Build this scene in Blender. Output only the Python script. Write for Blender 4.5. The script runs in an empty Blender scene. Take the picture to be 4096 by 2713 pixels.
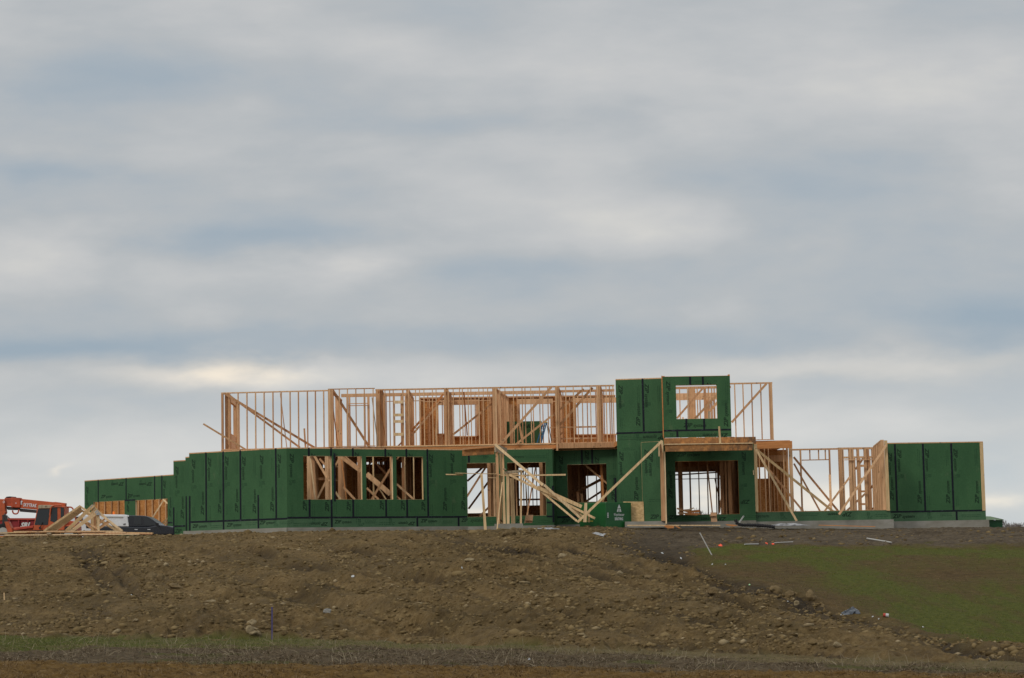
import bpy, bmesh, math, random
import numpy as np
from mathutils import Vector, Matrix
random.seed(7)
rng = np.random.default_rng(11)
SC = bpy.context.scene
COL = SC.collection

# ------------------------------------------------------------------ camera
# the eye is the world origin; one unit is a metre; the photograph is 4096 x 2713 with a 9000 px focal length
FPX = 9000.0
PITCH = math.atan(944 / FPX)
ROLL = math.radians(1.1)
Fv = Vector((0, math.cos(PITCH), math.sin(PITCH)))
_U = Vector((0, -math.sin(PITCH), math.cos(PITCH)))
_R = Vector((1, 0, 0))
Rv = math.cos(ROLL) * _R - math.sin(ROLL) * _U
Uv = math.sin(ROLL) * _R + math.cos(ROLL) * _U
cam_d = bpy.data.cameras.new('camera')
cam = bpy.data.objects.new('camera', cam_d)
COL.objects.link(cam)
cam_d.sensor_width = 36.0
cam_d.lens = 36.0 * FPX / 4096
cam_d.clip_start = 0.5
cam_d.clip_end = 12000
M = Matrix((Rv, Uv, -Fv)).transposed().to_4x4()
cam.matrix_world = M
SC.camera = cam

def ray(x, y):
    d = Fv + (x - 2048) / FPX * Rv + (1356.5 - y) / FPX * Uv
    return d / d.y
def P(x, y, Y):
    return ray(x, y) * Y

# ------------------------------------------------------------------ world
def N(nt, kind, **kw):
    n = nt.nodes.new(kind)
    for k, v in kw.items():
        setattr(n, k, v)
    return n
def math_node(nt, op, a, b=None, clamp=False):
    n = nt.nodes.new('ShaderNodeMath'); n.operation = op; n.use_clamp = clamp
    for i, s in enumerate((a, b)):
        if s is None: continue
        if isinstance(s, (int, float)): n.inputs[i].default_value = s
        else: nt.links.new(s, n.inputs[i])
    return n.outputs[0]
def ramp(nt, fac, stops, interp='LINEAR'):
    n = nt.nodes.new('ShaderNodeValToRGB')
    cr = n.color_ramp; cr.interpolation = interp
    while len(cr.elements) < len(stops): cr.elements.new(0.5)
    for e, (p, c) in zip(cr.elements, stops):
        e.position = p; e.color = (*c, 1) if len(c) == 3 else c
    nt.links.new(fac, n.inputs[0])
    return n.outputs[0]
def mixc(nt, fac, a, b, mode='MIX'):
    n = nt.nodes.new('ShaderNodeMix'); n.data_type = 'RGBA'; n.blend_type = mode
    for i, s in ((0, fac), (6, a), (7, b)):
        if isinstance(s, (int, float)): n.inputs[i].default_value = s
        elif isinstance(s, tuple): n.inputs[i].default_value = (*s, 1)
        else: nt.links.new(s, n.inputs[i])
    return n.outputs[2]

SUN_EL, SUN_AZ = math.radians(36), math.radians(222)   # azimuth from +Y clockwise: behind and left of the camera
world = bpy.data.worlds.new('World'); SC.world = world; world.use_nodes = True
nt = world.node_tree; nt.nodes.clear()
wo = N(nt, 'ShaderNodeOutputWorld'); bg = N(nt, 'ShaderNodeBackground'); bg.inputs[1].default_value = 0.1
nt.links.new(bg.outputs[0], wo.inputs[0])
sky = N(nt, 'ShaderNodeTexSky'); sky.sky_type = 'NISHITA'; sky.sun_disc = False
sky.sun_elevation = SUN_EL; sky.sun_rotation = SUN_AZ
tc = N(nt, 'ShaderNodeTexCoord'); sep = N(nt, 'ShaderNodeSeparateXYZ'); nt.links.new(tc.outputs['Generated'], sep.inputs[0])
dx, dy, dz = sep.outputs
ysafe = math_node(nt, 'MAXIMUM', math_node(nt, 'ABSOLUTE', dy), 0.05)
u = math_node(nt, 'DIVIDE', dx, ysafe); v = math_node(nt, 'DIVIDE', dz, ysafe)
def noise2(su, sv, detail, rough, off, dist=0.0):
    cb = N(nt, 'ShaderNodeCombineXYZ')
    nt.links.new(math_node(nt, 'MULTIPLY', u, su), cb.inputs[0]); nt.links.new(math_node(nt, 'MULTIPLY', v, sv), cb.inputs[1])
    cb.inputs[2].default_value = off
    n = N(nt, 'ShaderNodeTexNoise'); n.inputs['Scale'].default_value = 1.0
    n.inputs['Detail'].default_value = detail; n.inputs['Roughness'].default_value = rough; n.inputs['Distortion'].default_value = dist
    nt.links.new(cb.outputs[0], n.inputs['Vector'])
    return n.outputs[0]
wob = noise2(14, 34, 5, 0.55, 3.1)
wob2 = noise2(14, 34, 5, 0.55, 9.7)
uw = math_node(nt, 'ADD', u, math_node(nt, 'MULTIPLY', math_node(nt, 'SUBTRACT', wob, 0.5), 0.10))
vw = math_node(nt, 'ADD', v, math_node(nt, 'MULTIPLY', math_node(nt, 'SUBTRACT', wob2, 0.5), 0.022))
def blob(px, py, rx, ry):
    r = ray(px, py); u0, v0 = r.x, r.z
    a = math_node(nt, 'MULTIPLY', math_node(nt, 'SUBTRACT', uw, u0), FPX / rx)
    b = math_node(nt, 'MULTIPLY', math_node(nt, 'SUBTRACT', vw, v0), FPX / ry)
    s = math_node(nt, 'ADD', math_node(nt, 'MULTIPLY', a, a), math_node(nt, 'MULTIPLY', b, b))
    return math_node(nt, 'EXPONENT', math_node(nt, 'MULTIPLY', s, -1.0))
tone = math_node(nt, 'MULTIPLY', math_node(nt, 'SUBTRACT', noise2(6.5, 19, 6, 0.52, 1.3, 0.15), 0.5), 2.5)
tone = math_node(nt, 'ADD', tone, math_node(nt, 'MULTIPLY', math_node(nt, 'SUBTRACT', noise2(15, 40, 5, 0.5, 5.7, 0.0), 0.5), 1.3))
for (px, py, rx, ry, amp) in [
    (900, 1490, 620, 75, .95), (420, 330, 520, 110, -.75), (1750, 500, 620, 70, -.75), (150, 680, 330, 70, -.8),
    (1150, 960, 600, 50, -.8), (2000, 1360, 1200, 75, -.8), (4020, 1290, 420, 90, -1.0), (250, 1385, 800, 55, -.95),
    (2650, 930, 480, 120, .45), (3350, 330, 900, 260, .5), (1300, 1080, 350, 80, .65), (150, 1010, 450, 150, .85),
    (3150, 690, 600, 90, -.45), (3350, 1440, 900, 55, .6), (900, 760, 700, 70, .25), (2300, 180, 800, 140, .3),
    (1200, 180, 400, 150, .25), (2050, 1090, 500, 60, -.6), (1300, 1650, 900, 90, -.35), (3500, 1800, 700, 60, -.3), (3300, 1120, 700, 90, -.15), (2000, 1760, 2600, 130, .35)]:
    tone = math_node(nt, 'ADD', tone, math_node(nt, 'MULTIPLY', blob(px, py, rx, ry), amp))
cloud = ramp(nt, math_node(nt, 'ADD', math_node(nt, 'MULTIPLY', tone, 0.40), 0.5, True),
             [(0.0, (.33, .405, .475)), (0.30, (.40, .45, .495)), (0.5, (.468, .492, .510)), (0.72, (.560, .566, .568)), (1.0, (.71, .69, .645))])
warm = None
for (px, py, rx, ry, amp) in [(930, 1480, 150, 50, 1.0), (760, 1500, 420, 55, .45), (3500, 1450, 900, 45, .3), (2550, 1510, 300, 26, .45), (3330, 2010, 420, 75, 1.0), (2860, 2005, 120, 60, 1.1),
                              (345, 1890, 44, 22, .5), (3985, 2000, 140, 26, .9), (1900, 2080, 190, 60, 1.1), (300, 2010, 900, 45, .35), (2340, 2000, 200, 60, .6), (2420, 1560, 200, 25, .3)]:
    w = math_node(nt, 'MULTIPLY', blob(px, py, rx, ry), amp)
    warm = w if warm is None else math_node(nt, 'ADD', warm, w)
hz = ramp(nt, math_node(nt, 'MULTIPLY', v, 10.0, True), [(0.0, (.19, .17, .13)), (0.35, (.16, .152, .13)), (0.75, (.055, .055, .052)), (1.0, (0, 0, 0))])
cloud = mixc(nt, 1.0, cloud, hz, 'ADD')
wc = N(nt, 'ShaderNodeVectorMath'); wc.operation = 'SCALE'; wc.inputs[0].default_value = (.24, .165, .07)
nt.links.new(warm, wc.inputs[3])
cloud = mixc(nt, 1.0, cloud, wc.outputs[0], 'ADD')
# an overcast sky is brightest overhead
zen = math_node(nt, 'ADD', math_node(nt, 'MULTIPLY', math_node(nt, 'SUBTRACT', dz, 0.27, True), 1.45), 1.0)
sc_ = N(nt, 'ShaderNodeVectorMath'); sc_.operation = 'SCALE'; nt.links.new(cloud, sc_.inputs[0])
nt.links.new(math_node(nt, 'MULTIPLY', zen, 10.0), sc_.inputs[3])
nt.links.new(mixc(nt, 0.96, sky.outputs[0], sc_.outputs[0]), bg.inputs[0])
world.cycles.sampling_method = 'MANUAL'; world.cycles.sample_map_resolution = 512

sun_d = bpy.data.lights.new('sun', 'SUN'); sun_d.energy = 1.15; sun_d.angle = math.radians(14); sun_d.color = (1.0, .93, .84)
sun = bpy.data.objects.new('sun', sun_d); COL.objects.link(sun)
sdir = Vector((math.sin(SUN_AZ) * math.cos(SUN_EL), math.cos(SUN_AZ) * math.cos(SUN_EL), math.sin(SUN_EL)))
sun.rotation_euler = (-sdir).to_track_quat('-Z', 'Y').to_euler()
SC.view_settings.view_transform = 'Standard'; SC.view_settings.look = 'None'
SC.view_settings.exposure = 0.0; SC.view_settings.gamma = 1.0
SC.render.engine = 'CYCLES'
SC.cycles.max_bounces = 6; SC.cycles.diffuse_bounces = 3

# ------------------------------------------------------------------ materials
def new_mat(name, rough=0.8, spec=0.3, metal=0.0):
    m = bpy.data.materials.new(name); m.use_nodes = True
    b = m.node_tree.nodes['Principled BSDF']
    b.inputs['Roughness'].default_value = rough; b.inputs['Metallic'].default_value = metal
    b.inputs['Specular IOR Level'].default_value = spec
    return m, m.node_tree, b
def tnoise(nt, scale, detail=4, rough=.55, vec='Object', stretch=None, dist=0.0):
    t = N(nt, 'ShaderNodeTexCoord'); o = t.outputs[vec]
    if stretch:
        mp = N(nt, 'ShaderNodeMapping'); mp.inputs['Scale'].default_value = stretch
        nt.links.new(o, mp.inputs[0]); o = mp.outputs[0]
    n = N(nt, 'ShaderNodeTexNoise'); n.inputs['Scale'].default_value = scale; n.inputs['Detail'].default_value = detail
    n.inputs['Roughness'].default_value = rough; n.inputs['Distortion'].default_value = dist
    nt.links.new(o, n.inputs['Vector'])
    return n.outputs[0]
def rnd(nt):
    oi = N(nt, 'ShaderNodeObjectInfo'); g = N(nt, 'ShaderNodeNewGeometry')
    return math_node(nt, 'FRACT', math_node(nt, 'ADD', oi.outputs['Random'], g.outputs['Random Per Island']))
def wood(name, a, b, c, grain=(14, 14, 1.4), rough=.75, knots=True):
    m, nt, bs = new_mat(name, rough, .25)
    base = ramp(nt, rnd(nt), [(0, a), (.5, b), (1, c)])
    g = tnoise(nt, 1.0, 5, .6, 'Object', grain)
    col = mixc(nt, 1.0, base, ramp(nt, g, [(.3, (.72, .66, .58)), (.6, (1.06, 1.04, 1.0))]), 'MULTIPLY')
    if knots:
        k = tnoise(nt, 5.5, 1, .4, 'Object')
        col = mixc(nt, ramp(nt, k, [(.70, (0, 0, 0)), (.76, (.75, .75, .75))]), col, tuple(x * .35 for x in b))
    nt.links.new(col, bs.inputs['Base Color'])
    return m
def plain(name, c, rough=.7, spec=.3, metal=0.0, var=.18, scale=3.0, bump=0.0):
    m, nt, bs = new_mat(name, rough, spec, metal)
    n = tnoise(nt, scale, 6, .65)
    nt.links.new(ramp(nt, n, [(.3, tuple(x * (1 - var) for x in c)), (.7, tuple(min(1, x * (1 + var)) for x in c))]), bs.inputs['Base Color'])
    if bump:
        bp = N(nt, 'ShaderNodeBump'); bp.inputs['Strength'].default_value = bump; bp.inputs['Distance'].default_value = .02
        nt.links.new(tnoise(nt, scale * 9, 4), bp.inputs['Height']); nt.links.new(bp.outputs[0], bs.inputs['Normal'])
    return m
MAT = {}
MAT['stud'] = wood('fir_stud', (.50, .275, .145), (.62, .375, .205), (.71, .47, .28))
MAT['inner'] = wood('shaded_fir_stud', (.44, .225, .11), (.52, .28, .14), (.58, .34, .18))  # fir stud colour darkened, interior shade painted into the wood
MAT['pale'] = wood('pale_pine', (.60, .43, .235), (.68, .49, .28), (.72, .54, .34))
MAT['grey'] = wood('weathered_board', (.32, .26, .18), (.37, .30, .21), (.4, .33, .24))
MAT['rim'] = wood('rim_board', (.50, .21, .075), (.56, .24, .085), (.6, .27, .1), grain=(1.2, 1.2, 14), knots=False)
m, t_, bs = new_mat('stained_beam', .8, .2); MAT['dirty'] = m
base = ramp(t_, tnoise(t_, 1.0, 4, .6, 'Object', (5, 5, 22)), [(.3, (.36, .15, .045)), (.7, (.52, .25, .09))])
st = tnoise(t_, 1.0, 6, .72, 'Object', (7, 7, 3.2)); big = tnoise(t_, .8, 3, .5)
msk = math_node(t_, 'MULTIPLY', ramp(t_, st, [(.40, (0, 0, 0)), (.54, (1, 1, 1))]), ramp(t_, big, [(.35, (.25, .25, .25)), (.6, (1, 1, 1))]))
t_.links.new(mixc(t_, math_node(t_, 'MULTIPLY', msk, .85), base, (.085, .055, .035)), bs.inputs['Base Color'])
def osb(name, c1, c2, c3):
    m, nt, bs = new_mat(name, .75, .25)
    tcn = N(nt, 'ShaderNodeTexCoord'); vo = N(nt, 'ShaderNodeTexVoronoi'); vo.inputs['Scale'].default_value = 14
    mp = N(nt, 'ShaderNodeMapping'); mp.inputs['Scale'].default_value = (1, 1, 2.2); mp.inputs['Rotation'].default_value = (.3, .7, .4)
    nt.links.new(tcn.outputs['Object'], mp.inputs[0]); nt.links.new(mp.outputs[0], vo.inputs['Vector'])
    col = ramp(nt, vo.outputs['Color'], [(.2, c1), (.5, c2), (.85, c3)])
    nt.links.new(mixc(nt, 1.0, col, ramp(nt, tnoise(nt, 2.2, 5), [(.3, (.82, .8, .78)), (.7, (1.1, 1.1, 1.1))]), 'MULTIPLY'), bs.inputs['Base Color'])
    return m
MAT['osb'] = osb('strand_board', (.40, .155, .042), (.51, .225, .066), (.58, .29, .10))
MAT['osb_pale'] = osb('pale_strand_board', (.5, .33, .15), (.62, .42, .2), (.7, .5, .26))
# green coated sheathing: fine specks, scuffs and rain-washed dust
m, t_, bs = new_mat('green_sheathing', .62, .28); MAT['green'] = m
base = ramp(t_, tnoise(t_, 1.0, 6, .6, 'Object', (1.1, 1.1, .55)), [(.3, (.029, .092, .034)), (.7, (.045, .124, .046))])
sp = ramp(t_, tnoise(t_, 32, 3, .7), [(.42, (.82, .82, .82)), (.62, (1.16, 1.14, 1.16))])
base = mixc(t_, 1.0, base, sp, 'MULTIPLY')
dust = ramp(t_, tnoise(t_, 1.0, 7, .7, 'Object', (2.4, 2.4, 1.3)), [(.60, (0, 0, 0)), (.80, (.22, .22, .22))])
t_.links.new(mixc(t_, dust, base, (.30, .26, .17)), bs.inputs['Base Color'])
bp = N(t_, 'ShaderNodeBump'); bp.inputs['Strength'].default_value = .25; bp.inputs['Distance'].default_value = .01
t_.links.new(tnoise(t_, 55, 3), bp.inputs['Height']); t_.links.new(bp.outputs[0], bs.inputs['Normal'])
m2 = m.copy(); m2.name = 'dusty_green_sheathing'; MAT['green_low'] = m2
for n_ in m2.node_tree.nodes:
    if n_.type == 'VALTORGB' and abs(n_.color_ramp.elements[0].color[1] - .092) < .001:
        n_.color_ramp.elements[0].color = (.050, .118, .056, 1); n_.color_ramp.elements[1].color = (.072, .150, .072, 1)
m, t_, bs = new_mat('black_seam_tape', .62, .22); MAT['tape'] = m
fl = ramp(t_, tnoise(t_, 1.0, 2, .7, 'Object', (9, 9, 9)), [(.60, (.006, .008, .014)), (.66, (.05, .06, .075)), (.70, (.006, .008, .014))])
t_.links.new(fl, bs.inputs['Base Color'])
MAT['ink'] = plain('printed_ink', (.009, .026, .013), .7, .2)
MAT['ink_soft'] = plain('faint_printed_ink', (.019, .060, .027), .7, .2)
m, t_, bs = new_mat('concrete', .9, .2); MAT['conc'] = m
c_ = ramp(t_, tnoise(t_, 1.0, 7, .65, 'Object', (1.2, 1.2, 2.5)), [(.3, (.20, .185, .15)), (.5, (.26, .245, .205)), (.7, (.32, .305, .27))])
t_.links.new(c_, bs.inputs['Base Color'])
MAT['white'] = plain('white_paint', (.72, .73, .74), .4, .4, var=.05)
MAT['pvc'] = plain('white_pvc', (.42, .41, .38), .5, .4, var=.1)
MAT['orange'] = plain('orange_machine_paint', (.48, .095, .030), .45, .4, var=.2, scale=2.5)
MAT['orange_dark'] = plain('dark_orange_paint', (.42, .07, .025), .5, .35, var=.3, scale=4)
MAT['black'] = plain('black_rubber', (.016, .016, .017), .7, .3)
MAT['steel'] = plain('grey_steel', (.16, .16, .16), .45, .5, .6)
MAT['plate'] = plain('galvanised_plate', (.34, .35, .36), .45, .5, .5)
MAT['darkmetal'] = plain('dark_metal', (.035, .032, .032), .5, .4)
MAT['blackpaint'] = plain('black_car_paint', (.007, .009, .015), .22, .6, var=.1)
MAT['glass'] = plain('dark_glass', (.012, .016, .02), .12, .5, var=.2)
MAT['chrome'] = plain('chrome', (.6, .6, .6), .2, .5, 1.0)
MAT['red'] = plain('red_container_paint', (.26, .022, .025), .55, .35, var=.25)
MAT['redtop'] = plain('worn_red_rim', (.42, .06, .035), .6, .3, var=.25)
MAT['beacon'] = plain('orange_lens', (.9, .20, .02), .25, .5, var=.05)
MAT['wrap'] = plain('green_wrap', (.006, .088, .018), .35, .45, var=.2, scale=2)
MAT['bin'] = plain('green_bin_paint', (.012, .085, .025), .5, .4, var=.2)
MAT['binlid'] = plain('green_bin_lid', (.10, .17, .05), .55, .35, var=.2)
MAT['blue'] = plain('blue_fibreglass', (.02, .14, .30), .4, .4)
MAT['yellow'] = plain('yellow_plastic', (.75, .5, .03), .4, .4)
MAT['tarp'] = plain('black_plastic_sheet', (.022, .026, .034), .28, .6, var=.3, scale=8)
MAT['sheetwhite'] = plain('clear_plastic_sheet', (.30, .30, .30), .35, .5, var=.25, scale=6)
MAT['orangeflag'] = plain('orange_ribbon', (.85, .10, .03), .5, .3, var=.1)
MAT['purple'] = plain('purple_stake_paint', (.07, .06, .16), .6, .3, var=.2)
MAT['rock'] = plain('tan_rock', (.24, .185, .105), .95, .15, var=.3, scale=9, bump=.6)
MAT['clod'] = plain('dry_soil_clod', (.155, .110, .055), .97, .1, var=.32, scale=5, bump=.6)
MAT['greyrock'] = plain('grey_rock', (.20, .19, .165), .9, .2, var=.3, scale=9)
MAT['card'] = plain('brown_cardboard', (.50, .30, .17), .85, .2, var=.12)
MAT['twig'] = plain('bare_twig', (.19, .165, .15), .9, .1, var=.2, scale=.3)
MAT['paper'] = plain('white_litter', (.50, .51, .50), .7, .3, var=.05)
MAT['greenlitter'] = plain('pale_green_litter', (.38, .62, .33), .7, .3)
MAT['whitelogo'] = plain('white_print', (.62, .64, .62), .6, .3, var=.08)
MAT['floor'] = MAT['osb']

# ------------------------------------------------------------------ mesh builders
class MB:
    def __init__(s): s.v = []; s.f = []; s.m = []; s.cur = 0; s.mats = []
    def mat(s, name):
        if name not in s.mats: s.mats.append(name)
        s.cur = s.mats.index(name); return s
    def add(s, vs, fs):
        n = len(s.v); s.v += [tuple(q) for q in vs]; s.f += [tuple(i + n for i in f) for f in fs]; s.m += [s.cur] * len(fs); return s
    def axes(s, o, a, b, c):
        o, a, b, c = map(Vector, (o, a, b, c))
        if a.cross(b).dot(c) < 0: a, b = b, a
        vs = [o, o + a, o + a + b, o + b, o + c, o + a + c, o + a + b + c, o + b + c]
        return s.add(vs, [(0, 3, 2, 1), (4, 5, 6, 7), (0, 1, 5, 4), (1, 2, 6, 5), (2, 3, 7, 6), (3, 0, 4, 7)])
    def box(s, x0, x1, y0, y1, z0, z1):
        return s.axes((x0, y0, z0), (x1 - x0, 0, 0), (0, y1 - y0, 0), (0, 0, z1 - z0))
    def board(s, p1, p2, w, t=.04, flat=False):
        p1, p2 = Vector(p1), Vector(p2); d = p2 - p1
        if flat: sd = d.cross(Vector((0, 0, 1))).normalized()
        else: sd = d.cross(((p1 + p2) / 2).normalized()).normalized()
        dp = sd.cross(d).normalized()
        return s.axes(p1 - sd * w / 2 - dp * t / 2, d, sd * w, dp * t)
    def bpx(s, x1, y1, Y1, x2, y2, Y2, wpx, t=.04):
        return s.board(P(x1, y1, Y1), P(x2, y2, Y2), wpx / FPX * (Y1 + Y2) / 2, t)
    def prism(s, poly, back):
        n = len(poly); poly = [Vector(p) for p in poly]; back = Vector(back)
        # outward orientation
        nr = Vector((0, 0, 0))
        for i in range(n): nr += poly[i].cross(poly[(i + 1) % n])
        if nr.dot(back) > 0: poly = poly[::-1]
        vs = poly + [p + back for p in poly]
        fs = [tuple(range(n)), tuple(range(2 * n - 1, n - 1, -1))] + [(i, i + n, (i + 1) % n + n, (i + 1) % n) for i in range(n)]
        return s.add(vs, fs)
    def ppx(s, pts, Y, depth):
        return s.prism([P(x, y, Y) for x, y in pts], (0, depth, 0))
    def cyl(s, p1, p2, r1, r2=None, n=10, caps=True):
        r2 = r1 if r2 is None else r2
        p1, p2 = Vector(p1), Vector(p2); d = (p2 - p1).normalized()
        a = d.orthogonal().normalized(); b = d.cross(a)
        vs = [p1 + (a * math.cos(k * 2 * math.pi / n) + b * math.sin(k * 2 * math.pi / n)) * r1 for k in range(n)]
        vs += [p2 + (a * math.cos(k * 2 * math.pi / n) + b * math.sin(k * 2 * math.pi / n)) * r2 for k in range(n)]
        fs = [(k, (k + 1) % n, (k + 1) % n + n, k + n) for k in range(n)]
        if caps: fs += [tuple(range(n - 1, -1, -1)), tuple(range(n, 2 * n))]
        return s.add(vs, fs)
    def tube(s, pts, r, n=8):
        for a, b in zip(pts[:-1], pts[1:]): s.cyl(a, b, r, r, n)
        return s
    def build(s, name, mat, parent=None, smooth=False, bevel=0.0):
        if not s.v: return None
        a = np.array(s.v, dtype=float)
        loc = Vector(((a[:, 0].min() + a[:, 0].max()) / 2, (a[:, 1].min() + a[:, 1].max()) / 2, a[:, 2].min()))
        me = bpy.data.meshes.new(name); me.from_pydata([(p[0] - loc.x, p[1] - loc.y, p[2] - loc.z) for p in s.v], [], s.f)
        for q in (s.mats or [mat]): me.materials.append(MAT[q] if isinstance(q, str) else q)
        if s.mats: me.polygons.foreach_set('material_index', s.m)
        o = bpy.data.objects.new(name, me); COL.objects.link(o); o.location = loc
        if smooth:
            for p in me.polygons: p.use_smooth = True
        if bevel:
            bm_ = o.modifiers.new('bevel', 'BEVEL'); bm_.width = bevel; bm_.segments = 2; bm_.limit_method = 'ANGLE'
        if parent is not None: set_parent(o, parent)
        return o
WLOC = {}
def wloc(o):
    l = o.location.copy() if o.parent is None else WLOC[o.name]
    return l
def set_parent(o, p):
    w = o.location.copy(); WLOC[o.name] = w
    o.parent = p; o.location = w - wloc(p)
def tag(o, label=None, cat=None, group=None, kind=None):
    for k, v_ in (('label', label), ('category', cat), ('group', group), ('kind', kind)):
        if v_: o[k] = v_
    return o
def empty(name, loc, label=None, cat=None, group=None):
    o = bpy.data.objects.new(name, None); COL.objects.link(o); o.location = loc; o.empty_display_size = .5
    return tag(o, label, cat, group)

# text outlines, made once and stamped
_tc = {}
def text_mesh(body, bold=0.0, shear=0.0):
    key = (body, bold, shear)
    if key not in _tc:
        cu = bpy.data.curves.new('t', 'FONT'); cu.body = body; cu.size = 1; cu.offset = bold; cu.shear = shear; cu.resolution_u = 2
        ob = bpy.data.objects.new('t', cu); COL.objects.link(ob)
        me = bpy.data.meshes.new_from_object(ob.evaluated_get(bpy.context.evaluated_depsgraph_get()))
        vs = [(q.co.x, q.co.y) for q in me.vertices]; fs = [tuple(p.vertices) for p in me.polygons]
        bpy.data.objects.remove(ob); bpy.data.curves.remove(cu); bpy.data.meshes.remove(me)
        w = max(q[0] for q in vs)
        _tc[key] = (vs, fs, w)
    return _tc[key]

# ------------------------------------------------------------------ ground
class VN:
    def __init__(s, seed): s.t = np.random.default_rng(seed).random((256, 256))
    def __call__(s, x, y):
        xi = np.floor(x).astype(int); yi = np.floor(y).astype(int); fx = x - xi; fy = y - yi
        fx = fx * fx * (3 - 2 * fx); fy = fy * fy * (3 - 2 * fy)
        a = s.t[xi & 255, yi & 255]; b = s.t[(xi + 1) & 255, yi & 255]; c = s.t[xi & 255, (yi + 1) & 255]; d = s.t[(xi + 1) & 255, (yi + 1) & 255]
        return (a * (1 - fx) + b * fx) * (1 - fy) + (c * (1 - fx) + d * fx) * fy
VNS = [VN(i) for i in range(16)]
RU, UU, FF = (np.array(q) for q in (Rv, Uv, Fv))
def proj(X, Y, Z):
    w = X * FF[0] + Y * FF[1] + Z * FF[2]
    return 2048 + FPX * (X * RU[0] + Y * RU[1] + Z * RU[2]) / w, 1356.5 - FPX * (X * UU[0] + Y * UU[1] + Z * UU[2]) / w
_cols = [0, 700, 1150, 2000, 2300, 2700, 3100, 3500, 4096]
_toe = [(62, 2545), (60, 2550), (59.5, 2558), (56, 2580), (54.5, 2588), (53, 2605), (51, 2625), (49, 2640), (48, 2650)]
_m2 = [(71, 2395), (70, 2385), (70, 2385), (68, 2390), (68, 2385), (67, 2400), (67, 2420), (66, 2480), (65, 2560)]
_m1 = [(80, 2262), (80, 2250), (80, 2240), (80, 2240), (81, 2225), (83, 2220), (87, 2190), (87, 2187), (86, 2187)]
_cr = [(88, 2150), (90, 2143), (91, 2126), (92, 2119), (93.3, 2104), (95, 2112), (96, 2113), (97, 2114), (97, 2109)]
def _st(tab):
    out = []
    for c, (Y, y) in zip(_cols, tab):
        p = P(c, y, Y); out.append((p.x / p.y, p.y, p.z))
    return np.array(out)
TOE, M2, M1, CR = map(_st, (_toe, _m2, _m1, _cr))
def base_z(X, Y):
    X = np.asarray(X, float); Y = np.asarray(Y, float)
    a = X / np.maximum(Y, 20)
    fz = -1.70 - 0.024 * np.clip(X, -25, 22)
    def at(T, k): return np.interp(a, T[:, 0], T[:, k])
    t1, t2, t3, t4 = at(TOE, 1), at(M2, 1), at(M1, 1), at(CR, 1)
    z1, z2, z3, z4 = at(TOE, 2), at(M2, 2), at(M1, 2), at(CR, 2)
    def seg(Y, y0, y1, v0, v1): return v0 + (v1 - v0) * np.clip((Y - y0) / (y1 - y0), 0, 1)
    z = np.where(Y < t1, seg(Y, t1 - 14, t1, fz, z1), np.where(Y < t2, seg(Y, t1, t2, z1, z2), np.where(Y < t3, seg(Y, t2, t3, z2, z3), seg(Y, t3, t4, z3, z4))))
    far = np.clip((Y - 135) / 120, 0, 1); far = far * far * (3 - 2 * far)
    z = z * (1 - far) + (-6.0) * far
    return z
GULLY = np.array([(2480, 2175), (2750, 2245), (2900, 2330), (3100, 2395), (3300, 2455), (3450, 2500), (3650, 2553), (3900, 2612), (4120, 2645)], float)
LAWN_L = np.array([(2740, 2190), (2800, 2235), (2900, 2290), (3060, 2330), (3200, 2385), (3330, 2430), (3450, 2462), (3600, 2505), (3760, 2552), (3900, 2572), (4200, 2600)], float)
def zones(X, Y, Z):
    px, py = proj(X, Y, Z)
    wx = px + 50 * (VNS[0](X * .5, Y * .5) - .5) + 26 * (VNS[1](X * 2.1, Y * 2.1) - .5)
    wy = py + 20 * (VNS[2](X * .8, Y * .6) - .5) + 14 * (VNS[3](X * 3, Y * 2.3) - .5)
    sm = lambda q, w: np.clip(q / w + .5, 0, 1)
    toe = np.interp(wx, [0, 800, 1600, 2400, 3300, 4096], [2545, 2553, 2571, 2592, 2630, 2650])
    sb = np.interp(wx, [0, 400, 1400, 2048, 2700, 4096], [2601, 2593, 2590, 2604, 2632, 2682])
    tl = np.interp(wx, [0, 1300, 2048, 2700, 4096], [2652, 2670, 2678, 2690, 2705])
    front = sm(wy - toe, 5)
    strip = front * sm(sb - wy, 8)
    tilled = sm(wy - tl, 14)
    stubble = np.clip(front - strip - tilled, 0, 1)
    lt = np.interp(wx, [2600, 2750, 2850, 3600, 4096], [2215, 2200, 2190, 2180, 2190])
    ll = np.interp(wx, LAWN_L[:, 0], LAWN_L[:, 1])
    lawn = sm(wy - lt, 12) * sm(ll - wy + 6, 44) * sm(wx - 2755, 30) * (1 - front)
    mud = sm(lt + 6 - wy, 16) * sm(wx - 2480 + (wy - 2150) * -.4, 220) * (1 - front)
    gd = np.abs(wy - np.interp(wx, GULLY[:, 0], GULLY[:, 1])) / np.interp(wx, [2480, 2750, 3000, 3300, 4096], [52, 60, 46, 26, 15])
    gul = np.clip(1.25 - gd, 0, 1) * sm(wx - 2480, 300) * (1 - front)
    return px, py, strip, stubble, tilled, lawn, mud, gul, front
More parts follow.
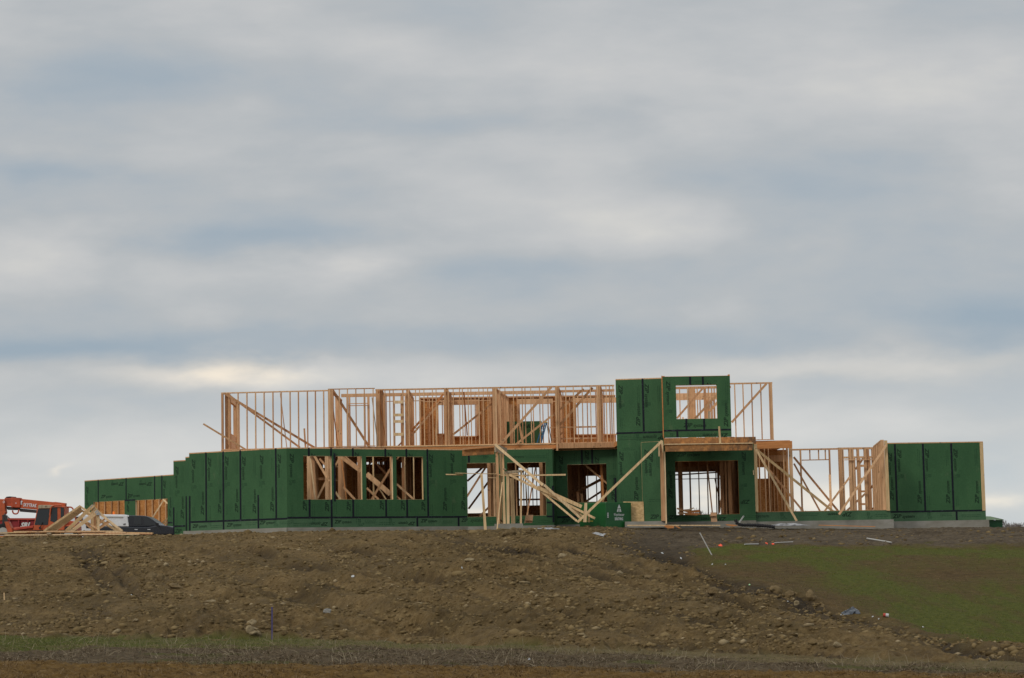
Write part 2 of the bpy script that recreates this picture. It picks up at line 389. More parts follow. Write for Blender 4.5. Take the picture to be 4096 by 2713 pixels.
# grid: rows along Y, columns by bearing
aa = np.concatenate([np.linspace(-1.6, -.262, 40)[:-1], np.linspace(-.262, .262, 1240), np.linspace(.262, 1.6, 40)[1:]])
yy = np.concatenate([np.linspace(-40, 30, 12)[:-1], np.linspace(30, 56, 360)[:-1], np.linspace(56, 99, 520)[:-1], np.linspace(99, 150, 60)[:-1], np.geomspace(150, 6000, 50)])
A, Yg = np.meshgrid(aa, yy)
Xg = A * np.maximum(Yg, 20)
Zg = base_z(Xg, Yg)
px, py, strip, stubble, tilled, lawn, mud, gul, front = zones(Xg, Yg, Zg)
def billow(n, s, i): return 1 - np.abs(2 * VNS[i](Xg * s + 7 * i, Yg * s + 3 * i) - 1)
big = (VNS[4](Xg * .22, Yg * .22) - .5) * .34 + (VNS[5](Xg * .6, Yg * .5) - .5) * .20
clod = (billow(0, 1.1, 6) - .5) * .14 + (billow(0, 2.3, 7) - .5) * .15 + (billow(0, 4.9, 8) - .5) * .12 + (VNS[9](Xg * 9, Yg * 7) - .5) * .10
patch = np.clip(VNS[13](Xg * .35, Yg * .3) * 1.6 - .2, .35, 1.25)
# machine passes run down the fill to the right
th = math.radians(-67); ca, sa = math.cos(th), math.sin(th)
along = Xg * ca + Yg * sa; across = -Xg * sa + Yg * ca
fur = ((VNS[10](along * .045, across * 1.05) - .5) * .42 + (VNS[11](along * .09, across * 2.3) - .5) * .30) * np.clip((px + 200) / 1500, .3, 1)
soil = np.clip(1 - front - lawn, 0, 1)
soilamp = soil * (1 - .15 * mud)
rowy = Yg * np.cos(.5) + Xg * np.sin(.5)
padm = np.clip((Yg - np.interp(A, CR[:, 0], CR[:, 1]) + 5) / 5, 0, 1)
disp = soilamp * (clod * patch + (fur * (1 - mud) + big * .6) * (1 - .9 * padm)) + lawn * ((VNS[4](Xg * .5, Yg * .5) - .5) * .16 + (VNS[9](Xg * 9, Yg * 9) - .5) * .02)
disp += strip * ((VNS[5](Xg * 1.2, Yg) - .5) * .06 + (VNS[9](Xg * 9, Yg * 7) - .5) * .04)
disp += stubble * ((VNS[7](Xg * 2.2, Yg * 1.2) - .5) * .08 + (VNS[9](Xg * 11, Yg * 8) - .5) * .05)
disp += tilled * ((billow(0, 3.2, 12) - .5) * .11 + (VNS[9](Xg * 10, Yg * 8) - .5) * .06)
disp -= gul * .22
disp += np.exp(-((py - np.interp(px, GULLY[:, 0], GULLY[:, 1]) + 34) / 22) ** 2) * np.clip((px - 2700) / 200, 0, 1) * np.clip((3950 - px) / 300, 0, 1) * .14 * soil
# wheel ruts on the left of the slope
for (x0, y0, Y0, x1, y1, Y1) in [(290, 2180, 86, 470, 2395, 71), (350, 2190, 85, 590, 2430, 69), (560, 2200, 84, 660, 2260, 80)]:
    a0, b0 = P(x0, y0, Y0), P(x1, y1, Y1); d = Vector((b0.x - a0.x, b0.y - a0.y)); L = d.length; d /= L
    tt = (Xg - a0.x) * d.x + (Yg - a0.y) * d.y; nn = -(Xg - a0.x) * d.y + (Yg - a0.y) * d.x + .25 * (VNS[3](Xg * .7, Yg * .7) - .5)
    fade = np.clip(tt / 1.5, 0, 1) * np.clip((L - tt) / 2, 0, 1)
    disp += fade * (-.20 * np.exp(-(nn / .20) ** 2) + .11 * np.exp(-((nn - .42) / .18) ** 2))
def onto(x, y):
    r = ray(x, y); Ys = np.arange(36, 99, .05); k = np.argmax(base_z(r.x * Ys, Ys) > r.z * Ys); return r.x * Ys[k], Ys[k]
trk = np.zeros_like(Xg)
TRACKS = [(1450, 2150, 2250, 2262), (1650, 2168, 2600, 2332), (1900, 2168, 2750, 2342), (2050, 2158, 2900, 2382), (1300, 2190, 2100, 2332), (1500, 2290, 2500, 2452), (2100, 2250, 3000, 2472), (2300, 2240, 3200, 2482),
          (1200, 2260, 1900, 2382), (900, 2200, 1350, 2310), (2500, 2430, 3300, 2572), (1700, 2400, 2450, 2522), (1780, 2215, 2660, 2385), (2180, 2180, 2820, 2300), (2620, 2350, 3420, 2540), (600, 2170, 760, 2290), (980, 2300, 1500, 2420)]
for k_, (x0, y0, x1, y1) in enumerate(TRACKS):
    ax_, ay_ = onto(x0, y0); bx_, by_ = onto(x1, y1); L = math.hypot(bx_ - ax_, by_ - ay_); ux, uy = (bx_ - ax_) / L, (by_ - ay_) / L
    tt = (Xg - ax_) * ux + (Yg - ay_) * uy; nn = -(Xg - ax_) * uy + (Yg - ay_) * ux + .5 * (VNS[3](Xg * .35 + k_, Yg * .35) - .5) + .16 * (VNS[4](Xg * 1.6, Yg * 1.6) - .5)
    fade = np.clip(tt / 2, 0, 1) * np.clip((L - tt) / 2, 0, 1) * np.clip(VNS[k_ % 12](tt * .35 + 9, nn * 0 + k_) * 2.6 - .55, 0, 1)
    disp += soil * fade * (-.13 * np.exp(-(nn / .13) ** 2) + .10 * np.exp(-((nn - .30) / .15) ** 2) + .06 * np.exp(-((nn + .32) / .14) ** 2))
    trk = np.maximum(trk, fade * np.exp(-(nn / .17) ** 2))
# crevice shade painted dark along the machine passes, with random moist patches
shade_damp = np.clip((VNS[11](along * .09, across * 2.3) * -1 + .38) * 6, 0, 1) * np.clip((px - 1100) / 900, 0, 1) * np.clip(VNS[2](Xg * .25, Yg * .2) * 2 - .5, 0, 1) * soil * (1 - mud)
shade_damp += np.clip((VNS[6](Xg * .9, Yg * .4) * .6 + VNS[7](Xg * 2.6, Yg * 1.1) * .4 - .60) * 4, 0, 1) * .5 * soil
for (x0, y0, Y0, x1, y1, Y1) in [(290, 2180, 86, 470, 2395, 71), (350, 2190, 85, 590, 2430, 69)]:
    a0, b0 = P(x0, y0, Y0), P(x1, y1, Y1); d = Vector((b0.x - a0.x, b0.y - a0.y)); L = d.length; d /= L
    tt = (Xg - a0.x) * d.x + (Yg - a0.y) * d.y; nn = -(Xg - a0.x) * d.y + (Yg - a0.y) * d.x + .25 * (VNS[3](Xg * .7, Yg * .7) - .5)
    shade_damp += np.clip(tt / 1.5, 0, 1) * np.clip((L - tt) / 2, 0, 1) * np.exp(-(nn / .26) ** 2) * (.4 + .7 * VNS[8](Xg * 1.3, Yg * .7))  # the same painted shade inside the wheel ruts
shade_damp += trk * .85 * soil  # painted shade along the bottom of each track
# level building pad
disp = disp * (1 - (.5 + .3 * np.exp(-((px - 2200) / 260) ** 2)) * padm) - .03 * padm
near = np.clip((Yg - 25) / 8, 0, 1) * np.clip((115 - Yg) / 10, 0, 1)
Zg = Zg + disp * near
nr, nc = Xg.shape
def grid_mesh(name, X, Y, Z, attrs, mat):
    me = bpy.data.meshes.new(name); nr, nc = X.shape
    me.vertices.add(nr * nc)
    me.vertices.foreach_set('co', np.stack([X, Y, Z], -1).astype(np.float32).ravel())
    i = np.arange((nr - 1) * (nc - 1)); r = i // (nc - 1); c = i % (nc - 1); a = r * nc + c
    q = np.stack([a, a + 1, a + nc + 1, a + nc], -1).astype(np.int32)
    me.loops.add(q.size); me.loops.foreach_set('vertex_index', q.ravel())
    me.polygons.add(len(q)); me.polygons.foreach_set('loop_start', (np.arange(len(q)) * 4).astype(np.int32))
    me.polygons.foreach_set('loop_total', np.full(len(q), 4, np.int32))
    me.update(calc_edges=True)
    for n_, arr in attrs.items():
        at = me.attributes.new(n_, 'FLOAT', 'POINT'); at.data.foreach_set('value', arr.astype(np.float32).ravel())
    me.materials.append(mat)
    me.polygons.foreach_set('use_smooth', np.zeros(len(q), bool))
    o = bpy.data.objects.new(name, me); COL.objects.link(o); return o
# green growth inside the lawn and strip
diag = (px - 2800) * .42 - (py - 2250)
wxx = px + 90 * (VNS[0](Xg * .35, Yg * .3) - .5); wyy = py + 50 * (VNS[1](Xg * .4, Yg * .35) - .5)
bandy = np.interp(wxx, [2900, 3200, 3400, 3700, 4096], [2205, 2235, 2310, 2430, 2500]); bandw = np.interp(wxx, [2900, 3200, 3400, 4096], [20, 36, 70, 105])
gl = np.exp(-((wyy - bandy) / bandw) ** 2) + .95 * np.exp(-((wyy - 2206) / 22) ** 2) + .45 * np.clip((wxx - 3350) / 500, 0, 1) + .35 * (VNS[5](Xg * .8, Yg * .6) - .5)
gl = np.clip(gl * .9 - .45 * np.exp(-(((wxx - 3830) / 260) ** 2 + ((wyy - 2330) / 55) ** 2)) + .12, 0, 1)
gl = np.clip(gl * (.35 + 1.25 * VNS[8](Xg * 2.2, Yg * 1.0) * (.6 + .8 * VNS[9](Xg * 6, Yg * 2.4))), 0, 1)
gst = np.clip(1.15 - px / 1900 + .5 * (VNS[5](Xg * .5, Yg * .5) - .5) + .5 * np.exp(-((px - 4000) / 320) ** 2) + .35 * np.exp(-((px - 2150) / 160) ** 2), .1, 1)
green = np.clip(lawn * gl + strip * gst * np.clip(.35 + 1.1 * VNS[8](Xg * 2, Yg * 1.5), 0, 1) + stubble * .7 * np.clip((VNS[2](Xg * .8, Yg * .8) - .72) * 5, 0, 1), 0, 1)
m, t_, bs = new_mat('field_soil_and_turf', .97, .12); MAT['ground'] = m
def att(n_): a = N(t_, 'ShaderNodeAttribute'); a.attribute_name = n_; return a.outputs['Fac']
def gcol(stops, scale, detail=7, rough=.7, st=None): return ramp(t_, tnoise(t_, scale, detail, rough, 'Object', st), stops)
c_soil = gcol([(.32, (.068, .043, .018)), (.5, (.168, .111, .047)), (.68, (.282, .198, .092))], 3.4, 9, .86)
c_soil = mixc(t_, ramp(t_, tnoise(t_, .35, 4, .6), [(.40, (0, 0, 0)), (.62, (.8, .8, .8))]), c_soil, gcol([(.3, (.060, .041, .019)), (.7, (.140, .097, .042))], 3.1))
c_mud = gcol([(.34, (.050, .037, .024)), (.68, (.165, .128, .084))], 2.4, 8, .78, st=(.6, 1.6, 1))
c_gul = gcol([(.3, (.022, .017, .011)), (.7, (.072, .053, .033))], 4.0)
c_that = gcol([(.3, (.052, .032, .013)), (.7, (.145, .092, .038))], 5.0, st=(.5, 1, 1))
c_grass = gcol([(.3, (.048, .057, .009)), (.7, (.118, .120, .024))], 5.5)
c_stub = gcol([(.3, (.055, .037, .020)), (.55, (.12, .086, .048)), (.75, (.21, .16, .10))], 7.0, st=(.5, 1, 1))
c_till = gcol([(.3, (.065, .036, .012)), (.5, (.160, .092, .028)), (.7, (.26, .165, .06))], 4.0, 9, .8)
c_strip = gcol([(.3, (.10, .072, .034)), (.7, (.21, .155, .075))], 4.5, st=(.5, 1, 1))
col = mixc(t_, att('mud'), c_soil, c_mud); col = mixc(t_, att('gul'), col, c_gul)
col = mixc(t_, att('lawn'), col, c_that); col = mixc(t_, att('strip'), col, c_strip)
col = mixc(t_, att('stubble'), col, c_stub); col = mixc(t_, att('tilled'), col, c_till); col = mixc(t_, att('green'), col, c_grass)
t_.links.new(col, bs.inputs['Base Color'])
bp = N(t_, 'ShaderNodeBump'); bp.inputs['Strength'].default_value = 1.0; bp.inputs['Distance'].default_value = .09
t_.links.new(tnoise(t_, 9, 8, .8), bp.inputs['Height']); t_.links.new(bp.outputs[0], bs.inputs['Normal'])
ground = grid_mesh('ground', Xg, Yg, Zg, dict(mud=mud, gul=np.clip(gul * .85 + shade_damp * .8, 0, 1), lawn=lawn, strip=strip, stubble=stubble, tilled=tilled, green=green), MAT['ground'])  # the gully mask also carries the painted furrow shade
tag(ground, kind='structure')
# height lookup on the finished grid
def gz(X, Y):
    a = X / max(Y, 20); j = np.searchsorted(aa, a) - 1; i = np.searchsorted(yy, Y) - 1
    j = min(max(j, 0), nc - 2); i = min(max(i, 0), nr - 2)
    fa = (a - aa[j]) / (aa[j + 1] - aa[j]); fy = (Y - yy[i]) / (yy[i + 1] - yy[i])
    return float((Zg[i, j] * (1 - fa) + Zg[i, j + 1] * fa) * (1 - fy) + (Zg[i + 1, j] * (1 - fa) + Zg[i + 1, j + 1] * fa) * fy)
def hit(x, y, lo=33, hi=100):
    "the point of the ground that the photograph shows at pixel x, y"
    r = ray(x, y); Y = lo
    while Y < hi:
        if gz(r.x * Y, Y) > r.z * Y: break
        Y += .08
    return Vector((r.x * Y, Y, gz(r.x * Y, Y)))
# ------------------------------------------------------------------ the house
ZT, ZD, ZU = 5.487, 5.72, 8.276
def zpx(x, y, Y): return P(x, y, Y).z
class Wall:
    def __init__(s, x0, Y0, x1, Y1, yr=1950):
        a, b = P(x0, yr, Y0), P(x1, yr, Y1)
        s.o = Vector((a.x, a.y, 0)); d = Vector((b.x - a.x, b.y - a.y, 0)); s.L = d.length; s.d = d / s.L
        s.n = Vector((s.d.y, -s.d.x, 0))
        if s.n.y > 0: s.n = -s.n
    def uz(s, x, y):
        r = ray(x, y); k = s.o.dot(s.n) / r.dot(s.n); p = r * k
        return ((p - s.o).dot(s.d), p.z)
    def pt(s, u, z, t=0.0): return s.o + s.d * u + s.n * t + Vector((0, 0, z))
    def box(s, mb, u0, u1, z0, z1, t0, t1):
        mb.axes(s.pt(u0, z0, t0), s.d * (u1 - u0), s.n * (t1 - t0), (0, 0, z1 - z0))
    def rect(s, x0, y0, x1, y1):
        a = s.uz(x0, (y0 + y1) / 2)[0]; b = s.uz(x1, (y0 + y1) / 2)[0]; xm = (x0 + x1) / 2
        return (a, b, s.uz(xm, y1)[1], s.uz(xm, y0)[1])
def sheet(w, name, mat, z0, z1, holes=(), th=.014, parent=None, u0=0, u1=None, t=0.0, ink=None, low=None):
    u1 = w.L if u1 is None else u1
    us = sorted({u0, u1, *[q for h in holes for q in h[:2] if u0 < q < u1]}); zs = sorted({z0, z1, *[q for h in holes for q in h[2:] if z0 < q < z1], *([low[0]] if low and z0 < low[0] < z1 else [])})
    def solid(i, j):
        if i < 0 or j < 0 or i >= len(us) - 1 or j >= len(zs) - 1: return False
        cu, cz = (us[i] + us[i + 1]) / 2, (zs[j] + zs[j + 1]) / 2
        return not any(h[0] < cu < h[1] and h[2] < cz < h[3] for h in holes)
    mb = MB(); mb.mat(mat)
    for i in range(len(us) - 1):
        for j in range(len(zs) - 1):
            if not solid(i, j): continue
            a, b, c, d = us[i], us[i + 1], zs[j], zs[j + 1]
            if low: mb.mat(low[1] if zs[j + 1] <= low[0] + .001 else mat)
            q = [w.pt(a, c, t), w.pt(b, c, t), w.pt(b, d, t), w.pt(a, d, t)]; r = [w.pt(a, c, t - th), w.pt(b, c, t - th), w.pt(b, d, t - th), w.pt(a, d, t - th)]
            mb.add(q, [(0, 1, 2, 3)]); mb.add(r, [(3, 2, 1, 0)])
            for (ii, jj, k0, k1) in ((i - 1, j, 3, 0), (i + 1, j, 1, 2), (i, j - 1, 0, 1), (i, j + 1, 2, 3)):
                if not solid(ii, jj): mb.add([q[k0], q[k1], r[k1], r[k0]], [(3, 2, 1, 0)])
    if ink is not None: ink(mb)
    return mb.build(name, mat, parent)
class Print:
    "ink stamped on a wall: outlines in wall coordinates, cut where the wall has holes"
    def __init__(s, w, holes=()): s.w = w; s.h = holes; s.b = bmesh.new(); s.s = bmesh.new()
    def _poly(s, pts, fs, soft=False):
        b = s.s if soft else s.b
        vs = [b.verts.new((p[0], p[1], 0)) for p in pts]
        for f in fs:
            try: b.faces.new([vs[i] for i in f])
            except ValueError: pass
    def xf(s, u, z, rot, x, y):
        if rot == 'r': return (u + x, z + y)
        if rot == 'd': return (u + y, z - x)
        if rot == 'u': return (u - y, z + x)
        return (u - x, z - y)
    def text(s, body, u, z, L, h, rot, bold=.02, shear=.25, soft=False):
        vs, fs, wd = text_mesh(body, bold, shear); kx = L / wd; ky = h / .73
        s._poly([s.xf(u, z, rot, p[0] * kx, p[1] * ky) for p in vs], fs, soft)
    def logo(s, u, z, rot, L=1.03, h=.175):
        s.text('ZIP', u, z, L * .40, h, rot, .028)
        dx_ = L * .42
        u2, z2 = s.xf(u, z, rot, dx_, 0)
        s.text('system', u2, z2, L * .56, h * .86, rot, .02)
    def lines(s, u, z, rot, L=.8, n=2, h=.022, gap=.075, seed=0):
        r = random.Random(seed)
        for k in range(n):
            x = r.uniform(0, .1) * L; lim = L * r.uniform(.8, 1)
            while x < lim:
                w_ = r.uniform(.02, .09); y = -k * gap
                s._poly([s.xf(u, z, rot, *q) for q in ((x, y), (x + w_, y), (x + w_, y + h), (x, y + h))], [(0, 1, 2, 3)], True)
                x += w_ + r.uniform(.015, .03)
    def icon(s, u, z, rot, seed=0):
        for (x0, y0, x1, y1) in ((0, 0, .13, .02), (0, .11, .13, .13), (0, 0, .02, .13), (.11, 0, .13, .13), (.04, .04, .06, .09), (.07, .04, .09, .09)):
            s._poly([s.xf(u, z, rot, *q) for q in ((x0, y0), (x1, y0), (x1, y1), (x0, y1))], [(0, 1, 2, 3)], True)
        s.lines(*s.xf(u, z, rot, 0, -.05), rot, .22, 3, .02, .045, seed)
    def panel(s, xl, xr, yt, yb, seed=0, low=True, top=True):
        r = random.Random(seed); ym = (yt + yb) / 2
        ul = s.w.uz(xl, ym)[0]; ur = s.w.uz(xr, ym)[0]; zt = s.w.uz((xl + xr) / 2, yt)[1]; zb = s.w.uz((xl + xr) / 2, yb)[1]
        j = r.uniform(-.04, .04)
        wd = ur - ul
        if top: s.logo(ul + .12, zt - .22 + j, 'd')
        if wd > .7:
            if low: s.logo(ur - .12, zb + .25 + j, 'u')
            s.icon(ul + .22, (zt + zb) / 2 + .1 + j, 'd', seed)
            s.lines(ur - .2, zt - 1.05 + j, 'u', .8, 2, seed=seed + 1)
            if low: s.lines(ul + .22, zb + .62 + j, 'd', .45 if r.random() < .5 else .9, 2, seed=seed + 2)
    def build(s, mb, t=.0012):
        for b, mat, nm in ((s.b, 'ink', 'printed_lettering'), (s.s, 'ink_soft', 'small_print')):
            for (a0, a1, c0, c1) in s.h:
                for co, no in (((a0, 0, 0), (1, 0, 0)), ((a1, 0, 0), (1, 0, 0)), ((0, c0, 0), (0, 1, 0)), ((0, c1, 0), (0, 1, 0))):
                    bmesh.ops.bisect_plane(b, geom=b.verts[:] + b.edges[:] + b.faces[:], plane_co=co, plane_no=no)
                kill = [f for f in b.faces if a0 < f.calc_center_median().x < a1 and c0 < f.calc_center_median().y < c1]
                bmesh.ops.delete(b, geom=kill, context='FACES')
            b.verts.index_update()
            if len(b.faces): mb.mat(mat); mb.add([s.w.pt(q.co.x, q.co.y, t) for q in b.verts], [[q.index for q in f.verts] for f in b.faces])
            b.free()
H0 = P(2200, 2108, 98)
house = empty('unfinished_house', (H0.x, H0.y, 1.9), 'large two storey timber frame house under construction, half clad in green sheathing panels', 'house')
STUD_N = [0]; REST = MB()
def stud(w, u, z0, z1, parent, t0=-.14, t1=0, th=.04, mat='stud', ind=True, name='stud'):
    mb = MB(); w.box(mb, u - th / 2, u + th / 2, z0, z1, t0, t1)
    if ind and STUD_N[0] < 96:
        STUD_N[0] += 1; return mb.build(name, mat, parent)
    REST.mat(mat); REST.add(mb.v, mb.f)
def clad(x0, Y0, x1, Y1, ztop, zbot, holes=(), panels=(), tapes=(), striptape=None, strip_text=(), found=None, name='sheathed_wall', plate=True, extra=None, fr=.14, mat='green', plateh=.045, reveal='pale', edge=True, yr=1950, lowstrip=False):
    w = Wall(x0, Y0, x1, Y1, yr)
    hs = [w.rect(*h) for h in holes]
    pr = Print(w, hs)
    for k, p in enumerate(panels): pr.panel(*p[:4], seed=int(x0) + k * 7, low=(len(p) < 5 or p[4]), top=(len(p) < 6 or p[5]))
    for (x, y, kind) in strip_text:
        u_, z_ = w.uz(x, y)
        if kind == 'r': pr.logo(u_, z_, 'r', .80, .15)
        elif kind == 'R': pr.logo(u_, z_, 'r', 1.0, .17)
        elif kind == 'i': pr.logo(u_, z_, 'i', .80, .15)
        elif kind == 'I': pr.logo(u_, z_, 'i', 1.1, .18)
        elif kind == 'z': pr.text('ZIP', u_, z_, .42, .17, 'r')
        elif kind == 'Zi': pr.text('ZIP', u_, z_, .42, .17, 'i')
        elif kind == 's': pr.text('system', u_, z_, .6, .15, 'r', .004)
        elif kind == 'l': pr.lines(u_, z_, 'r', .55, 2, seed=int(x))
        elif kind == 'L': pr.lines(u_, z_, 'r', 1.0, 2, seed=int(x))
        elif kind == 'k': pr.icon(u_, z_, 'r', int(x))
        elif kind == 'K': pr.icon(u_, z_, 'd', int(x))
        elif kind == 'd': pr.logo(u_, z_, 'd')
        elif kind == 'u': pr.logo(u_, z_, 'u')
        elif kind == 'v': pr.lines(u_, z_, 'u', .8, 2, seed=int(x))
    o = sheet(w, name, mat, zbot, ztop - (plateh if plate else 0), hs, parent=house, ink=pr.build, low=(w.uz((x0 + x1) / 2, striptape[0][2])[1], 'green_low') if lowstrip else None)
    if plate:
        mb = MB(); w.box(mb, 0, w.L, ztop - plateh, ztop, -fr, .004); mb.build('top_plate', 'stud', o)
        mb = MB(); w.box(mb, 0, w.L, ztop - plateh - .045, ztop - plateh - .002, -fr, -.016); mb.build('top_plate', 'pale', o)
    for k, h in enumerate(hs):                    # rough opening lined with framing lumber
        mb = MB(); b_ = .042
        w.box(mb, h[0] - b_, h[0], h[2] - b_, h[3] + b_, -fr, -.016); w.box(mb, h[1], h[1] + b_, h[2] - b_, h[3] + b_, -fr, -.016)
        w.box(mb, h[0], h[1], h[2] - b_, h[2], -fr, -.016); w.box(mb, h[0], h[1], h[3], h[3] + .25, -fr, -.016)
        w.box(mb, h[0], h[1], h[2] - .008, h[2] - .001, -.0155, .003); w.box(mb, h[0], h[1], h[3] + .001, h[3] + .008, -.0155, .003)
        mb.build('opening_frame', reveal, o)
    if tapes or striptape:
        for (x, ya, yb) in tapes:
            u_, za = w.uz(x, ya); zb = w.uz(x, yb)[1]; mb = MB()
            w.box(mb, u_ - .042, u_ + .042, zb, min(za, ztop - .01), .001, .007); mb.build('seam_tape', 'tape', o)
        for st in (striptape or []):
            a = w.uz(st[0], st[2])[0]; b = w.uz(st[1], st[2])[0]; zz = w.uz((st[0] + st[1]) / 2, st[2])[1]
            mb = MB(); w.box(mb, a, b, zz - .036, zz + .036, .001, .0085); mb.build('seam_tape', 'tape', o)
    if found:
        mb = MB(); w.box(mb, -found[0], w.L + found[1], found[2], zbot, -.3, .05); mb.build('foundation', 'conc', house)
    return w, o
TT = 2070
# left garage wing, far back
zs = zpx(700, 2090, 116)
clad(338, 121.0, 699, 115.9, ZT, 2.0, holes=[(373, 2006, 498, 2112), (541, 1999, 670, 2108)],
     tapes=[(393, 1915, 2010), (504.5, 1908, 2004), (618.6, 1900, 2000), (647.5, 1900, 2000)], striptape=[(498, 541, 2001), (670, 690, 2091)],
     panels=[(340, 392, 1925, 2110), (648, 690, 1905, 2090)],
     strip_text=[(404, 1993, 'R'), (495, 1930, 'I'), (512, 1990, 'R'), (608, 1930, 'I'), (447, 1932, 'k'), (560, 1930, 'k'), (516, 2050, 'u')], mat='green')
w = Wall(352, 127.3, 720, 126.0)
ob = sheet(w, 'back_wall', 'osb', 2.0, 5.15, parent=house)
mb = MB(); w.box(mb, 0, w.L, 5.0, 5.15, .002, .1); w.box(mb, 0, w.L, 2.0, 2.1, .002, .1)
k = .2
while k < w.L: w.box(mb, k, k + .045, 2.1, 5.0, .002, .1); k += .41
REST.mat('stud'); REST.add(mb.v, mb.f)
for b in [(655, 2000, 122, 598, 2090, 121, 5), (652, 1998, 122, 672, 2016, 121, 6), (640, 2102, 121, 672, 2072, 121, 6), (632, 2110, 121, 675, 2088, 121, 6)]:
    mb = MB(); mb.bpx(*b); mb.build('brace', 'pale', house)
# stepped returns, then the two long walls that meet at the blunt corner
clad(694, 102.7, 742, 102.3, ZT, zpx(700, 2141, 102.6), panels=[(695, 742, 1845, 2100)], striptape=[(696, 741, 2105)], tapes=[(695, 2030, 2140)], strip_text=[(699, 2132, 'z')])
clad(742, 99.8, 758, 99.6, ZT, zpx(745, 2132, 99.8), tapes=[(745, 1985, 2125)])
clad(757, 96.7, 1148, 94.0, ZT, lowstrip=True, zbot=zpx(1148, 2111, 94), found=(.3, 0, 1.3),
     tapes=[(824, 1811, 2085), (892.6, 1806, 2123), (961, 1801, 2078), (1033, 1980, 2116), (1103, 1793, 2073), (759, 1985, 2127)],
     striptape=[(757, 1148, 2082)],
     panels=[(760, 824, 1815, 2085), (824, 893, 1811, 2083), (893, 961, 1806, 2080), (961, 1032, 1800, 2076), (1032, 1103, 1797, 2072), (1103, 1148, 1794, 2070, False)],
     strip_text=[(770, 2112, 'r'), (845, 2104, 'l'), (907, 2107, 'r'), (980, 2094, 'l'), (1038, 2098, 'r'), (1095, 2092, 'k'), (1118, 2090, 'l')])
wE, oE = clad(1148, 94.0, 1868, 98.0, ZT, zpx(1148, 2111, 94), lowstrip=True, found=(0, 0, 1.3),
     holes=[(1214, 1825, 1327, 1998), (1341.5, 1826, 1449, 1998), (1465, 1827, 1572, 1998), (1586, 1828, 1693, 1998)],
     tapes=[(1235, 1790, 1825), (1324, 1791, 1825), (1411, 1792, 1826), (1541, 1794, 1827), (1625, 1795, 1828), (1709, 1796, 2070), (1238, 1998, 2070), (1326, 1998, 2110),
            (1412.5, 1998, 2070), (1544, 1998, 2070), (1628, 1998, 2070), (1337.5, 1813, 2006), (1669, 2072, 2107), (1834, 2070, 2107)],
     striptape=[(1148, 1868, 2069.5)],
     panels=[(1150, 1236, 1792, 2068), (1236, 1325, 1790, 2069), (1325, 1411, 1790, 2069), (1411, 1543, 1790, 2068), (1543, 1627, 1792, 2068), (1627, 1709, 1792, 2068), (1709, 1795, 1795, 2068), (1795, 1868, 1795, 2068)],
     strip_text=[(1312, 2090, 'i'), (1165, 2095, 'L'), (1338, 2094, 'r'), (1432, 2090, 'k'), (1458, 2086, 'l'), (1515, 2092, 'l'), (1556, 2086, 'k'), (1660, 2088, 'i'), (1683, 2090, 'r'), (1770, 2086, 'l'), (1845, 2088, 'r')])
wE2, oE2 = clad(1868, 98.0, 2212, 98.3, ZT, zpx(1900, 2106, 98), found=(0, 0, 1.3),
     holes=[(1869, 1853, 1984, 2067), (2030, 1851, 2184, 2063)],
     tapes=[(1875, 1812, 1852), (2214 - 3, 1943, 2090)], striptape=[(2187, 2212, 2010), (2187, 2212, 2066)],
     strip_text=[(1880, 2088, 's'), (2060, 2094, 'z'), (2040, 1834, 's'), (2098, 1826, 'L'), (2200, 2000, 'u'), (1930, 1822, 'k'), (2153, 2084, 'l'), (2190, 1870, 'v'), (1957, 2088, 'l'), (1905, 1822, 'l')])
clad(2212, 98.31, 2224, 99.7, ZT, zpx(2215, 2100, 98), plate=True, found=(0, 0, 1.3))
wF, oF = clad(2224, 99.7, 2480, 99.3, ZT, zpx(2224, 2100, 99.7), found=(0, 0, 1.3),
     holes=[(2270, 1858, 2427, 2009)], tapes=[(2327, 1800, 1857), (2368, 1798, 1856), (2466 - 5, 1912, 2085)], striptape=[(2229, 2312, 2068)],
     strip_text=[(2236, 1822, 'd'), (2340, 1803, 'd'), (2381, 1828, 'd'), (2246, 1985, 'K'), (2300, 1880, 'v'), (2462, 2005, 'u'), (2450, 1900, 'K'), (2455, 1880, 'v'), (2245, 2090, 'R')])
# the tall tower bay
wG, oG = clad(2467, 96.2, 2654, 95.9, ZU, zpx(2500, 2086, 96), yr=1730, found=(0, 0, 1.5), edge=True,
     tapes=[(2570, 1515, 1726)], striptape=[(2465, 2652, 1731)],
     panels=[(2465, 2570, 1516, 1728), (2570, 2652, 1516, 1728, False), (2469, 2562, 1787, 2030)],
     strip_text=[(2672, 1741, 'I'), (2480, 1747, 'L'), (2545, 1750, 'k'), (2486, 1795, 'l')])
mb = MB()
for (x0, y0, x1, y1) in [(2467, 1757, 2653, 1758), (2560, 1790, 2561, 1900)]:
    r_ = wG.rect(x0, y0, x1, y1); wG.box(mb, *r_, .001, .004)
mb.build('panel_joint', 'ink', oG)
